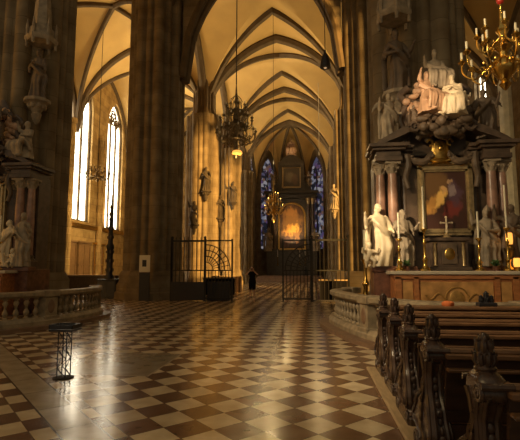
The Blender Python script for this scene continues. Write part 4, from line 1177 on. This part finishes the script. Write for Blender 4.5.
# big brass chandelier at upper right
t = thing('chandelier', (3.02, 7.0, 4.4), 'shining brass baroque chandelier with candle arms at the upper right', 'chandelier')
MB().lathe([(.01, 0), (.05, .04), (.09, .1), (.05, .16), (.15, .26), (.19, .36), (.15, .46), (.06, .54), (.06, .62), (.13, .7), (.06, .78), (.05, .9), (.10, .98), (.05, 1.06), (.03, 1.2), (.02, 1.42)], seg=24).build('stem', BRASS, t)
for k in range(10): arm_light(t, .60, .55, .02, 2*pi*k/10+.2, .015, BRASS, .15, False, .5)
for k in range(8): arm_light(t, .36, .86, .05, 2*pi*k/8+.5, .013, BRASS, .14, False, .35)
MB().ell((0, 0, 1.50), (.06, .06, .08)).build('red_knob', RED, t)['label'] = 'red knob'
chain(t, 1.56, 16.3, .012)
# dark gilt lantern chandelier hanging in the crossing
t = thing('chandelier', (XA-.05, 16.0, 5.75), 'large dark bronze chandelier of many small arms on a long cable left of the choir', 'chandelier')
MB().lathe([(.02, 0), (.1, .08), (.16, .2), (.08, .3), (.06, .7), (.16, .8), (.08, .95), (.05, 1.4), (.13, 1.5), (.06, 1.65), (.045, 2.1), (.1, 2.2), (.05, 2.35), (.02, 2.9)], seg=16).build('stem', BRONZE, t)
for R, z, n, dr in ((.74, .95, 14, .6), (.62, 1.45, 12, .5), (.38, 1.95, 8, .4)):
    for k in range(n): arm_light(t, R, z, .05, 2*pi*k/n+z, .018, BRONZE, .12, False, dr)
    MB().tube([(R*.72*cos(2*pi*k/32), R*.72*sin(2*pi*k/32), z-dr*.5) for k in range(33)], .02, 6).build('hoop', BRONZE, t)
    b = MB()
    for k in range(n): a = 2*pi*k/n+z; b.tube(catmull([(R*.72*cos(a), R*.72*sin(a), z-dr*.5), (R*.5*cos(a), R*.5*sin(a), z+.18), (R*.62*cos(a), R*.62*sin(a), z+.3), (.06*cos(a), .06*sin(a), z+.5)], 4), .013, 5)
    b.build('scroll', BRONZE, t)
b = MB(); b.lathe([(.15, 0), (.2, .05), (.17, .13), (.1, .16)], .06, -.1, .12, 14); b.build('glowing_bowl', AMBER, t)
chain(t, 2.85, 14.8, .02)
# wheel chandelier in the left aisle
t = thing('chandelier', (-15.55, 30.0, 7.9), 'small dark chandelier hanging in the left aisle before the windows', 'chandelier')
MB().lathe([(.02, 0), (.12, .1), (.06, .3), (.15, .5), (.05, .7), (.03, 1.3)], seg=14).build('stem', BRONZE, t)
for k in range(12): arm_light(t, .85, .5, .12, 2*pi*k/12, .025, BRONZE, .16, False, .55)
for k in range(8): arm_light(t, .5, .9, .1, 2*pi*k/8, .02, BRONZE, .14, False, .4)
MB().tube([(.6*cos(2*pi*k/32), .6*sin(2*pi*k/32), .3) for k in range(33)], .03, 6).build('hoop', BRONZE, t)
chain(t, 1.25, 12.0, .022)
# gilded chandelier far in the choir
t = thing('chandelier', (-2.62, 30.0, 4.75), 'golden chandelier hanging far back before the high altar painting', 'chandelier')
MB().lathe([(.02, 0), (.15, .2), (.06, .5), (.2, .8), (.06, 1.1), (.16, 1.5), (.05, 1.8), (.03, 2.9)], seg=14).build('stem', GOLD, t)
for R, z, n in ((.62, .85, 10), (.48, 1.3, 8), (.3, 1.7, 6)):
    for k in range(n): arm_light(t, R, z, .12, 2*pi*k/n, .022, GOLD, .16, k % 5 == 0, .5)
chain(t, 2.85, 15.6, .014)
# bell shaped lamp on a cable
t = thing('pendant_lamp', (.6, 17.0, 9.6), 'dark bell shaped pendant lamp hanging high near the right crossing pier', 'lamp')
MB().lathe([(.20, 0), (.215, .03), (.19, .25), (.12, .5), (.05, .62), (.03, .75)], seg=20).build('lamp_shade', CHARC, t)
MB().lathe([(.05, -.02), (.08, .03), (.06, .1)], seg=12).build('bulb', BULB, t)
chain(t, .7, 11.0, .014)
b = MB(); b.tube([(0, 0, 0), (.02, 0, 4), (0, 0, SPR+prof(.585)-12.2)], .028, 6); b.ell((0, 0, -.15), (.07, .07, .2)); tag(b.build('bell_rope', ROPE, None, (.72, 40.0, 12.3)), 'long pale rope hanging down from the choir vault on the right', 'rope')
for x, y, z0, lb in ((-14.9, 27.0, 12.5, 'thin dark cable in the left aisle, right of the chandelier cable'),):
    pass

# ------------------------------------------------------------------ light
w = bpy.data.worlds.new('world'); SC.world = w; w.use_nodes = True
w.node_tree.nodes['Background'].inputs[0].default_value = (1, .85, .58, 1)
w.node_tree.nodes['Background'].inputs[1].default_value = .16
def lamp(name, kind, loc, energy, color, rot=None, **kw):
    l = bpy.data.lights.new(name, kind); l.energy = energy; l.color = color
    for k, v in kw.items(): setattr(l, k, v)
    o = bpy.data.objects.new(name, l); COL.objects.link(o); o.location = loc
    if rot: o.rotation_euler = rot
    return o
def aim(loc, to): return (Vector(to)-Vector(loc)).to_track_quat('-Z', 'Y').to_euler()
d = Vector((-.64, .768, -.158)).normalized()
lamp('sun', 'SUN', (30, 0, 20), 12, (1, .72, .33), d.to_track_quat('-Z', 'Y').to_euler(), angle=radians(1.2))
WARM = (1, .71, .32)
for y in YB[2:]:
    for x in (XL+2.6, XR-2.6):
        p = (x, y-.2, 13.2); lamp('vault_flood', 'AREA', p, 170, WARM, aim(p, (XA, y-3.5, 21)), size=.8)
for y in (34.5, 45.0):
    p = (XL-2.6, y, 13.2); lamp('aisle_flood', 'AREA', p, 380, WARM, aim(p, (-15, y-2, 21)), size=.8)
    p = (XWL+1, y-4, 5.6); lamp('aisle_wall_flood', 'AREA', p, 240, WARM, aim(p, (-15, y-4, 21)), size=.8)
p = (-13.6, 33.5, 6.5); lamp('aisle_lamp', 'AREA', p, 420, WARM, aim(p, (-20, 36.5, 2.5)), size=.8)
# added unseen fill points over nave, aisle and choir, plus points at hung chandeliers
for p, e in (((-3.0, -1.5, 7.5), 130), ((-1.0, 3.0, 9.5), 110), ((2.6, 6.2, 5.9), 14), ((-2.75, 15.85, 5.5), 15), ((8.6, 20.5, 6.0), 160), ((-2.6, 29.9, 4.6), 10), ((-3.0, 46, 8.0), 110), ((-2.8, 30, 9), 85)):
    lamp('fill_and_chandelier_light', 'POINT', p, e, WARM, shadow_soft_size=.15)
p = (-4.4, 4.0, 6.8)
lamp('added_key_spot', 'SPOT', p, 1500, (1, .78, .46), aim(p, (3.4, 9.6, 1.6)), spot_size=radians(74), spot_blend=.8, shadow_soft_size=.2)  # key light added from the left for contrast, no fixture there
p = (-.6, 8.0, 4.8)
lamp('altar_spot', 'SPOT', p, 900, (1, .76, .45), aim(p, (AX-1.2, AYY-.2, 2.6)), spot_size=radians(26), spot_blend=.7, shadow_soft_size=.08)
p = (1.0, 7.2, 5.5)
lamp('altar_spot', 'SPOT', p, 650, (1, .72, .42), aim(p, (AX, AYY, 5.9)), spot_size=radians(26), spot_blend=.8, shadow_soft_size=.08)
p = (XA, 52.5, 4.0)
lamp('high_altar_spot', 'SPOT', p, 2200, (1, .70, .34), aim(p, (XA, hy, 7.5)), spot_size=radians(42), spot_blend=.6, shadow_soft_size=.1)

# ------------------------------------------------------------------ colour
vs = SC.view_settings
vs.view_transform = 'Standard'; vs.look = 'None'; vs.gamma = 1; vs.exposure = 0.42; vs.use_curve_mapping = False
SC.cycles.max_bounces = 6; SC.cycles.diffuse_bounces = 3; SC.cycles.glossy_bounces = 3
SC.cycles.sample_clamp_indirect = 4; SC.cycles.use_denoising = True
